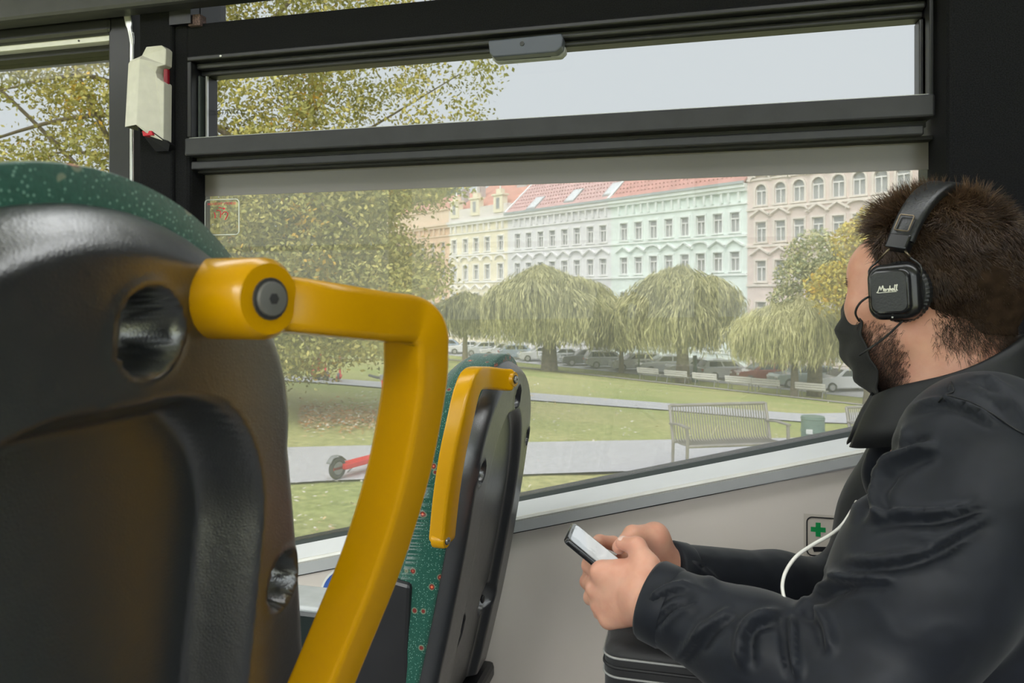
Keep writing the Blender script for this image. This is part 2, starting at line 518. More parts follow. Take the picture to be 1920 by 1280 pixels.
# --- window_2: hopper vent
w2 = tag(empty('window_2'), 'narrow hopper vent window above the large pane', kind='structure')
def frame(xa, xb, za, zb, ta, tb, tl, tr, y0, y1, nm, mt, par, bev=.003):
    wbox(xa, xb, zb - tb, zb, y0, y1).obj(nm, mt, par, bevel=bev)
    wbox(xa, xb, za, za + ta, y0, y1).obj(nm, mt, par, bevel=bev)
    wbox(xa, xa + tl, za + ta, zb - tb, y0, y1).obj(nm, mt, par, bevel=bev)
    wbox(xb - tr, xb, za + ta, zb - tb, y0, y1).obj(nm, mt, par, bevel=bev)
gx0, gx1 = XW(397, 1.61), XW(1720, 1.61)
wbox(X_v0, X_v1, Z_vt - .012, Z_vt, 1.556, 1.634).obj('outer_frame', M_black, w2, bevel=.003)
wbox(X_v0, X_v0 + .012, Z_gb, Z_vt - .012, 1.556, 1.634).obj('outer_frame', M_black, w2, bevel=.003)
wbox(X_v1 - .006, X_v1 + .002, Z_gb - .02, Z_vt - .012, 1.556, 1.634).obj('outer_frame', M_black, w2, bevel=.002)
wbox(X_v0 + .012, X_v1 - .006, Z_vt - .026, Z_vt - .012, 1.575, 1.634).obj('inner_frame', M_rail, w2, bevel=.004)
wbox(X_v0 + .012, X_v1 - .006, Z_gt, Z_vt - .025, 1.592, 1.634).obj('inner_frame', M_black, w2, bevel=.004)
wbox(X_v0 + .012, gx0 - .012, Z_gb, Z_gt, 1.58, 1.634).obj('inner_frame', M_gasket, w2, bevel=.003)
wbox(gx0 - .013, gx0, Z_gb, Z_gt, 1.597, 1.634).obj('inner_frame', M_black, w2, bevel=.002)
wbox(gx0 - .004, gx0, Z_gb, Z_gt, 1.592, 1.598).obj('glass_bead', M_chrome, w2)
wbox(gx1, gx1 + .012, Z_gb, Z_gt, 1.597, 1.634).obj('inner_frame', M_rail, w2, bevel=.003)
wbox(gx1 + .012, X_v1 - .006, Z_gb, Z_gt, 1.58, 1.634).obj('inner_frame', M_black, w2, bevel=.003)
wbox(X_v0, X_v1 + .002, Z_vb, Z_gb - .003, 1.548, 1.634).obj('bottom_rail', M_rail, w2, bevel=.004)
wbox(X_v0 + .004, X_v1, Z_gb - .004, Z_gb, 1.56, 1.64).obj('glass_bead', M_chrome, w2)
wbox(X_v0, X_v1 - .004, .327, Z_vb + .004, 1.585, 1.634).obj('channel', M_rubber, w2)
wbox(X_v0 + .004, X_v1 - .012, .309, .328, 1.566, 1.634).obj('lower_rail', M_rail, w2, bevel=.003)
wbox(X_v0 - .03, XW(1766, 1.60), .304, .311, 1.59, 1.634).obj('pane_seal', M_rubber, w2)
for px in (420, 1660):
    c = PW(px, HY, 1.57); MB().ball((c.x, 1.557, Z_vt - .006), (.004, .002, .0035), 10, 6).obj('frame_screw', M_chrome, w2, smooth=True)
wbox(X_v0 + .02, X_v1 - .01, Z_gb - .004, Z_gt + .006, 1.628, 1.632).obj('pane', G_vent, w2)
# latch of the vent
lt = tag(empty('vent_latch', PW(987, 88, 1.56)), 'dark plastic latch clipped under the top frame of vent window', 'window latch')
def wpoly(pts, Y):
    return [PW(a, b, Y) for a, b in pts]
MB().prism(wpoly([(915, 76), (1052, 62), (1056, 72), (1053, 88), (1042, 97), (925, 107), (918, 100)], 1.556), (0, .03, 0)).obj('latch_plate', mat('slate_plastic', (.075, .085, .115), .4, var=.05), lt, bevel=.003)
MB().prism(wpoly([(920, 102), (1050, 90), (1060, 86), (1061, 98), (1052, 107), (935, 117), (926, 114)], 1.585), (0, .02, 0)).obj('latch_grip', mat('grey_plastic', (.30, .31, .31), .4), lt, bevel=.003)
MB().prism(wpoly([(945, 105), (1030, 97), (1033, 106), (943, 113)], 1.582), (0, .012, 0)).obj('latch_slot', M_rail, lt, bevel=.001)
c = PW(979, 82, 1.556); MB().cyl((c.x, 1.558, c.z), (c.x, 1.554, c.z), .0048, sides=14).obj('latch_screw', M_dark, lt)
tq = PW(425, 210, 1.627)
ec = tag(text_mesh('2CTAVTZ', .017, M_dark, 'etched_code', Matrix.Translation((tq.x, 1.6275, tq.z)) @ Matrix.Rotation(math.radians(90), 4, 'X'), extrude=.0002), 'tiny dark code printed on the vent glass near its left edge', 'glass marking')

# --- window_3: large pane with printed band
w3 = tag(empty('window_3'), 'large side window with grey printed border, park behind', kind='structure')
px0, px1 = XW(371, 1.61), XW(1766, 1.61)
mm = MB(); xs = np.linspace(px0 - .03, px1, 16)
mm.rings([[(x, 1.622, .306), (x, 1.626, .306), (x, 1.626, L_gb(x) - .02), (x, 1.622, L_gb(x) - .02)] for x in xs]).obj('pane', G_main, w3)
wbox(px0 - .03, px1, Z_band0, Z_band1, 1.6185, 1.6215).obj('printed_band', M_print, w3)
xb = XW(1746, 1.61); m = MB()
m.rings([[(x, 1.6185, Z_band0), (x, 1.6215, Z_band0), (x, 1.6215, L_gb(x) - .01), (x, 1.6185, L_gb(x) - .01)] for x in (xb, px1)]).obj('printed_band', M_print, w3)
wbox(X_p1 - .03, px0 - .004, -.9, .31, 1.600, 1.630).obj('window_frame', M_rubber, w3, bevel=.004)
# --- window_4: slim slot window under the cove
w4 = tag(empty('window_4'), 'slim slot window high above the header panel', kind='structure')
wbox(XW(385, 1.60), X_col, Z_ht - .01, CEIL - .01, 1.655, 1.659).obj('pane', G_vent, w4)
wbox(XW(378, 1.6), XW(386, 1.60), Z_ht - .01, CEIL, 1.58, 1.68).obj('window_frame', M_black, w4)
wbox(XW(385, 1.60), X_col, Z_ht - .01, Z_ht, 1.60, 1.68).obj('window_frame', M_black, w4)

# --- emergency hammer holder on the pillar
def hb(px, py, Y): return PW(px, py, Y)
hm = thing('emergency_hammer_holder', PW(290, 190, 1.55), 'ivory plastic emergency hammer holder on felt pillar beside left window', 'hammer holder')
Yf, Yb = 1.500, 1.552
outline = [(262, 128), (266, 122), (285, 113), (288, 94), (316, 91), (322, 97), (321, 126), (312, 132), (309, 143), (312, 152), (321, 160), (320, 268), (304, 262), (286, 245), (258, 245)]
front = {0: 1.512, 1: 1.512, 2: 1.515, 3: 1.525, 4: 1.525, 5: 1.530, 6: 1.530, 7: 1.520, 8: 1.518, 9: 1.518, 10: 1.525, 11: 1.525, 12: 1.51, 13: 1.5, 14: 1.508}
m = MB()
xz = [PW(a, b, 1.55) for a, b in outline]
n = len(xz)
fv = [(p.x, front[i], p.z) for i, p in enumerate(xz)]; bv = [(p.x, 1.552, p.z) for p in xz]
ra = PW(291, 122, 1.55); rb = PW(288, 244, 1.55)      # ridge between the two facets
m.add(fv + bv + [(ra.x, 1.497, ra.z), (rb.x, 1.492, rb.z)],
      [(0, 1, 2, 2 * n), (2, 3, 4, 5), (2, 5, 6, 2 * n), (6, 7, 8, 9, 10, 11, 12, 2 * n + 1, 2 * n), (11, 11, 12)][:3] +
      [(2 * n, 6, 7, 8, 9, 10, 11, 2 * n + 1), (2 * n + 1, 11, 12, 13), (14, 0, 2 * n, 2 * n + 1)] +
      [(i, (i + 1) % n, n + (i + 1) % n, n + i) for i in range(n) if i != 13])
m.obj('holder_shell', M_ivory, hm, bevel=.0015)
a = PW(264, 246, 1.53); b = PW(286, 246, 1.53)
MB().prism([PW(263, 247, 1.515), PW(286, 247, 1.510), PW(318, 270, 1.53), PW(316, 283, 1.545), PW(292, 284, 1.545)], (0, .02, 0)).obj('holder_cavity', M_black, hm)
MB().prism([PW(266, 245, 1.507), PW(284, 245, 1.507), PW(286, 253, 1.507), PW(268, 255, 1.507)], (0, .02, 0)).obj('hammer_tip', M_red, hm, bevel=.001)
MB().prism([PW(306, 128, 1.532), PW(314, 128, 1.538), PW(314, 160, 1.538), PW(306, 157, 1.532)], (0, .010, 0)).obj('hammer_grip', mat('dark_red_plastic', (.28, .012, .025), .4), hm, bevel=.003)

# --- stickers
M_redink = mat('red_ink', (.75, .02, .06), .5)
M_whiteink = mat('white_ink', (.80, .82, .78), .5)
st = thing('exit_sticker', PW(415, 400, 1.62), 'clear sticker with white border and red NOUZOVÝ VÝCHOD lettering on large pane', 'sticker')
sx0, sx1 = XW(384, 1.617), XW(448, 1.617); zt, zb = z_at(416, 374, 1.617), z_at(416, 440, 1.617)
cxs, czs = (sx0 + sx1) / 2, (zt + zb) / 2
pr = rrect((sx1 - sx0) / 2, (zt - zb) / 2, .009, 5)
MB().tube([(cxs + a, 1.617, czs + b) for a, b in pr], .0013, 5, closed=True).obj('border', M_whiteink, st)
RX = Matrix.Rotation(math.radians(90), 4, 'X')
text_mesh('NOUZOVÝ VÝCHOD', .0085, M_redink, 'lettering', Matrix.Translation((cxs, 1.6172, z_at(416, 382, 1.617))) @ RX, st, extrude=.0002)
def ink(pts, r, nm, par, mt, Y): 
    MB().tube([PW(a, b, Y) for a, b in pts], r, 5).obj(nm, mt, par)
ink([(410, 389), (420, 391)], .0009, 'arrow', st, M_redink, 1.6172)
MB().prism([PW(419, 388.5, 1.6165), PW(423, 391.3, 1.6165), PW(418.5, 393, 1.6165)], (0, .0006, 0)).obj('arrow', M_redink, st)
for q in ([(402, 398), (404, 405), (403, 409)], [(406, 395), (410, 394), (413.5, 396), (414, 401), (413, 408)], [(416, 402), (420, 397.5), (424, 397), (427.5, 400), (426, 405), (422, 412)]):
    ink(q, .0012, 'pictogram', st, M_redink, 1.6172)
fa = thing('first_aid_sticker', PW(1552, 1005, 1.555), 'first-aid sticker with black outline and green cross on beige panel', 'sticker')
Ya = 1.5545
M_ink = mat('black_ink', (.008, .008, .01), .5); M_gr = mat('green_ink', (.0, .26, .065), .5, var=.05)
fx0, fx1 = XW(1513, Ya), XW(1600, Ya); fz0, fz1 = z_at(1550, 1043, Ya), z_at(1550, 971, Ya)
fcx, fcz = (fx0 + fx1) / 2, (fz0 + fz1) / 2
MB().box(fx0 - .006, fx1 + .006, Ya + .0002, Ya + .001, fz0 - .006, fz1 + .006).obj('backing', mat('clear_film', (.56, .51, .45), .3), fa)
MB().tube([(fcx + a, Ya, fcz + b) for a, b in rrect((fx1 - fx0) / 2, (fz1 - fz0) / 2, .010, 6)], .0014, 5, closed=True).obj('outline', M_ink, fa)
cc = PW(1534, 992.5, Ya); q = .0046; R_ = .0135
cross = [(-q, R_), (q, R_), (q, q), (R_, q), (R_, -q), (q, -q), (q, -R_), (-q, -R_), (-q, -q), (-R_, -q), (-R_, q), (-q, q)]
MB().prism([(cc.x + a, Ya - .0006, cc.z + b) for a, b in cross], (0, .0008, 0)).obj('cross', M_gr, fa)
MB().prism([PW(1523, 1025, Ya - .0006), PW(1572, 1025, Ya - .0006), PW(1569, 1034, Ya - .0006), PW(1526, 1034, Ya - .0006)], (0, .0008, 0)).obj('tray_symbol', M_ink, fa)
bs = thing('round_blue_sticker', PW(652, 1122, 1.555), 'round blue sticker with white rim on beige panel behind yellow handle', 'sticker')
bc = PW(655, 1124, 1.5535)
def disc(c, r, y, th, n=40):
    return MB().prism([(c.x + r * math.cos(2 * math.pi * i / n), y, c.z + r * math.sin(2 * math.pi * i / n)) for i in range(n)], (0, th, 0))
disc(bc, .074, 1.5540, .0008).obj('rim', M_whiteink, bs)
disc(bc, .069, 1.5534, .0008).obj('face', mat('blue_ink', (.035, .11, .42), .45), bs)

# --- ledge box beside the seat (pale top, black body)
bx = thing('wall_box', P(585, 1180, 1.3), 'black box with pale grey top standing against wall, left of the yellow handle', 'box')
b0 = P(540, 1150, 1.28); b1 = P(634, 1150, 1.28)
MB().box(b0.x - .10, b1.x - .005, 1.225, 1.31, FLOOR, P(585, 1168, 1.3).z).obj('body', mat('greenish_black_plastic', (.012, .018, .018), .35, var=.1), bx, bevel=.012)
MB().box(b0.x - .10, b1.x, 1.22, 1.315, P(585, 1172, 1.3).z, P(585, 1160, 1.3).z).obj('lid', mat('pale_grey_plastic', (.50, .52, .53), .25, var=.08, vscale=20), bx, bevel=.006, bseg=3)

# --- rest of the shell
tag(MB().box(XL, XR, -.78, 1.70, FLOOR - .05, FLOOR).obj('floor', M_floor), 'speckled dark vinyl bus floor', kind='structure')
tag(MB().box(XL, XR, -.78, 1.72, CEIL, CEIL + .05).obj('ceiling', M_ceil), 'light grey bus ceiling', kind='structure')
wl_ = tag(empty('wall_left'), 'opposite bus wall with its windows', kind='structure')
MB().box(XL, XR, -.85, -.78, FLOOR - .05, -.36).obj('lower_panel', M_beige, wl_)
MB().box(XL, XR, -.85, -.78, .66, CEIL).obj('header_panel', M_dark, wl_)
for i in range(5):
    x = XL + .02 + i * 1.72
    MB().box(x, x + .12, -.85, -.77, -.36, .66).obj('pillar_panel', M_dark, wl_, bevel=.01)
for i in range(4):
    x = XL + .14 + i * 1.72
    w = tag(empty('window_%d' % (5 + i)), 'window of the opposite bus wall', kind='structure')
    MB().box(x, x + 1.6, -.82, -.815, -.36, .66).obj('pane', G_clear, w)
    MB().box(x, x + 1.6, -.84, -.79, .28, .31).obj('window_frame', M_black, w)
tag(MB().box(XR, XR + .05, -.85, 1.72, FLOOR - .05, CEIL).obj('wall_back', M_dark), 'rear bus bulkhead', kind='structure')
wf = tag(empty('wall_front'), 'front bulkhead with windscreen opening', kind='structure')
MB().box(XL - .05, XL, -.85, 1.72, FLOOR - .05, -.35).obj('lower_panel', M_dark, wf)
MB().box(XL - .05, XL, -.85, 1.72, .72, CEIL).obj('header_panel', M_dark, wf)
# unseen glowing ceiling panels, added to brighten the interior
def fill_mat():
    m = bpy.data.materials.new('fill_glow'); m.use_nodes = True
    n = m.node_tree.nodes; b = n['Principled BSDF']
    b.inputs['Base Color'].default_value = (.9, .9, .9, 1)
    b.inputs['Emission Color'].default_value = (.96, .98, 1.0, 1); b.inputs['Emission Strength'].default_value = FILL
    return m
FILL = 5.0
M_fill = fill_mat()
fill_lab = ('added ceiling fill panel at the front end of the bus', 'second added ceiling fill panel from the front of the bus', 'third added ceiling fill panel, above the large window', 'fourth added ceiling fill panel, above the seated person')
for i in range(4):
    x = -3.9 + i * 1.55; yy = .88
    L = thing('ceiling_fill_panel', (x, yy, CEIL), fill_lab[i], 'lamp', 'added fill panels under the ceiling')
    MB().box(x - .74, x + .74, yy - .20, yy + .20, CEIL - .012, CEIL).obj('housing', M_white, L, bevel=.004)
    MB().box(x - .71, x + .71, yy - .17, yy + .17, CEIL - .022, CEIL - .012).obj('glow_face', M_fill, L, bevel=.004)
# ================================================================== seats
def fabric_mat():
    m = bpy.data.materials.new('green_seat_fabric'); m.use_nodes = True
    nt = m.node_tree; n = nt.nodes; l = nt.links; b = n['Principled BSDF']
    b.inputs['Roughness'].default_value = .95; b.inputs['Sheen Weight'].default_value = .35
    b.inputs['Specular IOR Level'].default_value = .1
    t = n.new('ShaderNodeTexCoord')
    base = n.new('ShaderNodeValToRGB')
    nz = n.new('ShaderNodeTexNoise'); nz.inputs['Scale'].default_value = 420; nz.inputs['Detail'].default_value = 4
    l.new(t.outputs['Object'], nz.inputs['Vector']); l.new(nz.outputs['Fac'], base.inputs['Fac'])
    base.color_ramp.elements[0].color = (.005, .045, .033, 1); base.color_ramp.elements[1].color = (.020, .105, .075, 1)
    def dots(scale, thr, soft, rnd):
        v = n.new('ShaderNodeTexVoronoi'); v.inputs['Scale'].default_value = scale; v.inputs['Randomness'].default_value = rnd
        l.new(t.outputs['Object'], v.inputs['Vector'])
        r = n.new('ShaderNodeMapRange'); r.inputs['From Min'].default_value = thr + soft; r.inputs['From Max'].default_value = thr
        l.new(v.outputs['Distance'], r.inputs['Value'])
        return v, r
    def mix(a, fac, col):
        x = n.new('ShaderNodeMix'); x.data_type = 'RGBA'
        l.new(fac, x.inputs['Factor']); l.new(a, x.inputs[6]); x.inputs[7].default_value = (*col, 1)
        return x.outputs[2]
    _, d1 = dots(330, .16, .12, 1.0)
    c = mix(base.outputs['Color'], d1.outputs[0], (.17, .32, .26))
    v2, ring = dots(70, .36, .04, 1.0)
    r2 = n.new('ShaderNodeMapRange'); r2.inputs['From Min'].default_value = .31; r2.inputs['From Max'].default_value = .27
    l.new(v2.outputs['Distance'], r2.inputs['Value'])
    r3 = n.new('ShaderNodeMapRange'); r3.inputs['From Min'].default_value = .16; r3.inputs['From Max'].default_value = .11
    l.new(v2.outputs['Distance'], r3.inputs['Value'])
    sep = n.new('ShaderNodeSeparateColor'); l.new(v2.outputs['Color'], sep.inputs[0])
    gt = n.new('ShaderNodeMath'); gt.operation = 'GREATER_THAN'; gt.inputs[1].default_value = .62; l.new(sep.outputs[0], gt.inputs[0])
    def mul(a):
        x = n.new('ShaderNodeMath'); x.operation = 'MULTIPLY'; l.new(a, x.inputs[0]); l.new(gt.outputs[0], x.inputs[1]); return x.outputs[0]
    c = mix(c, mul(ring.outputs[0]), (.15, .19, .13))
    c = mix(c, mul(r2.outputs[0]), (.16, .025, .02))
    c = mix(c, mul(r3.outputs[0]), (.75, .16, .07))
    l.new(c, b.inputs['Base Color'])
    bp = n.new('ShaderNodeBump'); bp.inputs['Strength'].default_value = .3; bp.inputs['Distance'].default_value = .0008
    l.new(nz.outputs['Fac'], bp.inputs['Height']); l.new(bp.outputs['Normal'], b.inputs['Normal'])
    return m
def shell_mat():
    m = bpy.data.materials.new('grained_black_shell'); m.use_nodes = True
    nt = m.node_tree; n = nt.nodes; l = nt.links; b = n['Principled BSDF']
    b.inputs['Base Color'].default_value = (.018, .020, .023, 1); b.inputs['Roughness'].default_value = .36
    b.inputs['Specular IOR Level'].default_value = .7; b.inputs['IOR'].default_value = 2.0
    t = n.new('ShaderNodeTexCoord')
    a = n.new('ShaderNodeTexNoise'); a.inputs['Scale'].default_value = 90; a.inputs['Detail'].default_value = 7; a.inputs['Distortion'].default_value = 1.2
    v = n.new('ShaderNodeTexVoronoi'); v.inputs['Scale'].default_value = 420; v.feature = 'DISTANCE_TO_EDGE'
    l.new(t.outputs['Object'], a.inputs['Vector']); l.new(t.outputs['Object'], v.inputs['Vector'])
    ad = n.new('ShaderNodeMath'); ad.operation = 'ADD'; l.new(a.outputs['Fac'], ad.inputs[0]); l.new(v.outputs['Distance'], ad.inputs[1])
    bp = n.new('ShaderNodeBump'); bp.inputs['Strength'].default_value = .16; bp.inputs['Distance'].default_value = .0012
    l.new(ad.outputs[0], bp.inputs['Height']); l.new(bp.outputs['Normal'], b.inputs['Normal'])
    rr = n.new('ShaderNodeMapRange'); rr.inputs['To Min'].default_value = .26; rr.inputs['To Max'].default_value = .40
    l.new(a.outputs['Fac'], rr.inputs['Value']); l.new(rr.outputs[0], b.inputs['Roughness'])
    return m
M_fab = fabric_mat(); M_shell = shell_mat()
M_yel = mat('yellow_plastic', (.57, .285, .0), .27, var=.03, vscale=15, coat=.05, spec=.4)
M_blkpl = mat('black_plastic', (.014, .014, .016), .4, var=.1, vscale=20)

def fixn(me):
    bm = bmesh.new(); bm.from_mesh(me); bmesh.ops.recalc_face_normals(bm, faces=bm.faces); bm.to_mesh(me); bm.free()
def sstep(a, b, x):
    t = np.clip((x - a) / (b - a), 0, 1); return t * t * (3 - 2 * t)
def make_seat(label, X0, Yc, Z0, a, b, grow, wmax, H, holes, rec, handle=None, bar=.018, tilt=0.0, thick=.075, bolts=(), seatdir=True, wing=0, ctop=.012):
    """bus seat facing -X; X0,Yc,Z0 = top centre of the rear shell; outline = ellipse top (a wide, b high)"""
    root = thing('bus_seat', (X0 - .2, Yc, FLOOR), label, 'bus seat')
    def width(tau, e=0.0):
        tau = np.asarray(tau, float)
        t1 = np.clip((b - tau) / (b + e), -1, 1)
        return np.where(tau < b, (a + e * .3) * np.sqrt(np.clip(1 - t1 ** 2, 0, 1)), np.minimum(a + grow * (tau - b), wmax) + e * .3)
    lean = lambda tau: -(.05 * tau + .12 * tau * tau) - math.tan(tilt) * tau
    NU, NV = 151, 170
    s = np.linspace(0, 1, NV)
    def grid(e):
        t0 = -e; aa = a + e * .3
        W0 = aa * np.sin(np.linspace(-1, 1, NU) * math.pi / 2)
        top = b - (b + e) * np.sqrt(np.clip(1 - (W0 / aa) ** 2, 0, 1))
        v_ = s ** 1.5 * .7 + s * .3
        T = top[None, :] + (H - top[None, :]) * v_[:, None]
        W = np.repeat(W0[None, :], NV, 0) * np.where(T > b, width(np.maximum(T, b), e) / aa, 1.0)
        # distance to the outline
        ot = np.concatenate([t0 + np.linspace(0, 1, 400) ** 2 * (b + e), np.linspace(b, H + .3, 500)])
        ow = width(ot, e); poly = np.stack([np.concatenate([ow, -ow]), np.concatenate([ot, ot])], 1)
        q = np.stack([W.ravel(), T.ravel()], 1)
        dist = np.full(len(q), 9.)
        for k in range(0, len(poly), 40):
            dist = np.minimum(dist, np.sqrt(((q[:, None] - poly[None, k:k + 40]) ** 2).sum(2)).min(1))
        return T, W, dist.reshape(T.shape)
    def faces(NV, NU):
        i = np.arange(NV - 1)[:, None] * NU + np.arange(NU - 1)[None]
        return np.stack([i, i + 1, i + NU + 1, i + NU], 2).reshape(-1, 4)
    # rear shell
    T, W, dist = grid(0.0)
    R = .026
    edge = np.where(dist < R, R * (1 - dist / R) ** 2, 0)
    x = lean(T) - edge - .06 * W ** 2
    rw, rt, ra, rb_, rd = rec                       # recess: half width, top, corner radii, depth
    wr = np.where(T < rt + rb_, np.where(T > rt, ra * np.sqrt(np.clip(1 - ((rt + rb_ - T) / rb_) ** 2, 0, 1)) + (rw - ra), 0), rw)
    ins = np.where(T > rt, wr - np.abs(W), -.05)
    x = x - rd * sstep(-.002, .016, np.minimum(ins, (T - rt) * 1.0))
    for hw, ht, hr, hd in holes:
        r = np.sqrt((W - hw) ** 2 + (T - ht) ** 2)
        x = x - hd * (1 - sstep(hr * .78, hr, r)) + .0015 * np.exp(-((r - hr * 1.06) / .003) ** 2)
    V = np.stack([X0 + x, Yc + W, Z0 - T], 2).reshape(-1, 3)
    F = faces(NV, NU)[:, ::-1]
    # rim: turn the outer edge forward to give the shell depth
    bi = np.concatenate([np.arange(NV - 1, 0, -1) * NU, np.arange(0, NU), np.arange(1, NV) * NU + NU - 1])
    rim = V[bi] + np.array([-.03, 0, 0])
    nV = len(V); k = np.arange(len(bi) - 1)
    F2 = np.stack([bi[k], bi[k + 1], nV + k + 1, nV + k], 1)
    me = arr_mesh('back_shell', np.concatenate([V, rim]), np.concatenate([F, F2]), [M_shell], smooth=True)
    fixn(me); link('back_shell', me, None, root, smooth=True)
    for hw, ht, hr, hd in holes:
        p = np.array([X0 + float(lean(ht)) - hd - .05 * hw ** 2, Yc + hw, Z0 - ht])
        MB().ball(p + np.array([.002, 0, 0]), (.004, .008, .008), 12, 8).obj('shell_bolt', M_blkpl, root, smooth=True)
    # upholstered front
    T, W, dist = grid(ctop)
    R2 = .042
    eg = np.where(dist < R2, R2 * (1 - dist / R2) ** 2, 0)
    xf = lean(T) - .030 - thick + eg * .9 + .03 * (W / max(a, .1)) ** 2 * 0 - .012 * sstep(.2, .4, T)
    V = np.stack([X0 + xf, Yc + W, Z0 - T], 2).reshape(-1, 3)
    F = faces(NV, NU)
    lay = [V]; FF = [F]; base = bi; off = 0
    prev = base; nb = len(V)
    for dx, sh in ((.5, 1.0), (.9, 1.0), (1.0, .995), (1.0, .90)):
        tgt = V[bi].copy()
        tgt[:, 0] += dx * (X0 + lean(Z0 - tgt[:, 2]) - .0272 - tgt[:, 0])
        tgt[:, 1] = Yc + (tgt[:, 1] - Yc) * sh
        tgt[:, 2] = tgt[:, 2] - np.where(tgt[:, 2] > Z0 - b, (1 - sh) * .30, 0)
        lay.append(tgt); cur = np.arange(nb, nb + len(bi)); nb += len(bi)
        FF.append(np.stack([prev[k], cur[k], cur[k + 1], prev[k + 1]], 1)); prev = cur
    me = arr_mesh('back_cushion', np.concatenate(lay), np.concatenate(FF), [M_fab], smooth=True)
    fixn(me); link('back_cushion', me, None, root, smooth=True)
    # seat pan, cushion and pedestal
    zb = Z0 - H; xb = X0 + float(lean(H))
    w0 = wmax + .01
    m = MB(); prof = [(xb - .02, zb + .06), (xb - .03, zb - .02), (xb - .38, zb + .00), (xb - .42, zb + .03), (xb - .41, zb + .07), (xb - .36, zb + .085), (xb - .12, zb + .06), (xb - .06, zb + .07)]
    m.prism([(x, Yc - w0, z) for x, z in prof], (0, 2 * w0, 0)).obj('seat_cushion', M_fab, root, bevel=.02, bseg=3)
    MB().box(xb - .40, xb + .01, Yc - w0 + .01, Yc + w0 - .01, zb - .05, zb - .015).obj('seat_pan', M_blkpl, root, bevel=.01)
    MB().box(xb - .30, xb - .10, Yc - .06, Yc + .06, FLOOR, zb - .045).obj('pedestal', M_dark, root, bevel=.01)
    if wing:
        y = Yc + wing * (wmax + .004)
        poly = [(xb + .00, zb + .02), (xb - .33, zb + .05), (xb - .30, zb + .10), (X0 - .190, Z0 - .36), (X0 - .145, Z0 - .315), (X0 - .115, Z0 - .32), (X0 - .120, Z0 - .42)]
        MB().prism([(x, y, z) for x, z in poly], (0, -wing * .022, 0)).obj('side_wing', M_blkpl, root, bevel=.006)
    if handle:
        pts = smoothline(handle['pts'], 9)
        n = len(pts)
        sc = np.ones(n)
        prof = rrect(bar, bar * .82, bar * .27, 4)
        scl = []
        for i in range(n):
            t = i / (n - 1)
            e = min(t, 1 - t) * (n - 1)
            k_ = 1.0 if e >= 3 else (.55, .85, .97)[int(e)]
            lo_ = handle.get('taper', 1.0)
            k_ *= 1 + (lo_ - 1) * (1 - t if handle.get('rev') else t)
            scl.append((k_, k_))
        h = MB().sweep(pts, prof, up=handle.get('up', (1, 0, 0)), scales=scl).obj('grab_handle', M_yel, root, auto=40)
        for (c, nrm, r, L) in handle['bosses']:
            c = Vector(c); nrm = Vector(nrm).normalized()
            m = MB().tube([c - nrm * L, c - nrm * L * .55, c - nrm * .004, c + nrm * .0], [r * 1.02, r, r * .97, r * .84], 28)
            m.obj('handle_boss', M_yel, h, auto=40)
            m = MB().tube([c - nrm * .001, c + nrm * .0012], [r * .50, r * .50], 20); m.obj('bolt_recess', M_dark, h)
            m = MB().tube([c, c + nrm * .003, c + nrm * .0034], [r * .42, r * .40, r * .25], 18); m.obj('bolt', mat('dull_bolt_steel', (.36, .36, .35), .35, metal=.7), h, auto=40)
            m = MB().tube([c + nrm * .0032, c + nrm * .0038], [r * .14, r * .14], 6); m.obj('bolt_socket', M_dark, h)
    return root

# near seat, left foreground
X1 = -.27
n1 = Vector((.93, -.30, .0)).normalized(); c1 = P(506, 560, .412)
hp1 = [c1 - n1 * .033 + P(490, 559, .45) - P(500, 560, .45), c1 - n1 * .033, P(580, 578, .452), P(690, 592, .490), P(748, 598, .518), P(776, 618, .528), P(780, 660, .533), P(776, 730, .540),
       P(748, 880, .548), P(700, 1040, .553), P(640, 1190, .552), P(585, 1320, .548), P(545, 1400, .546)]
make_seat('near bus seat in left foreground with black shell and big yellow handle', X1, .316, .046, .180, .150, .32, .236, .70,
          [(.012, .064, .0235, .034), (.168, .250, .0205, .020), (-.168, .250, .0205, .020)],
          (.132, .100, .10, .10, .040),
          dict(pts=hp1, bosses=[(c1, n1, .0235, .062)], up=(1, 0, 0)), bar=.0195, ctop=.020)
# second seat by the window
X2 = -.304; Y2 = 1.270
hp2 = [P(958, 712, 1.175), P(935, 711, 1.16), P(905, 708, 1.13), P(886, 712, 1.10), P(874, 738, 1.085), P(862, 790, 1.08), P(849, 850, 1.085), P(838, 920, 1.095), P(832, 975, 1.105), P(828, 1018, 1.115)]
make_seat('second bus seat by the window with patterned green side and slim yellow handle', X2, Y2, -.112, .200, .17, .05, .215, .62,
          [(.02, .066, .022, .024), (-.158, .160, .018, .018), (.158, .160, .018, .018), (-.06, .46, .03, .02), (.09, .46, .03, .02)],
          (.120, .085, .10, .16, .018),
          dict(pts=hp2, bosses=[(P(966, 711, 1.165), (.97, -.2, 0), .0135, .03), (P(838, 1013, 1.10), (.97, -.2, 0), .0125, .02)], up=(1, 0, 0)), bar=.0170, tilt=math.radians(3.2), bolts=(), wing=-1, thick=.088)
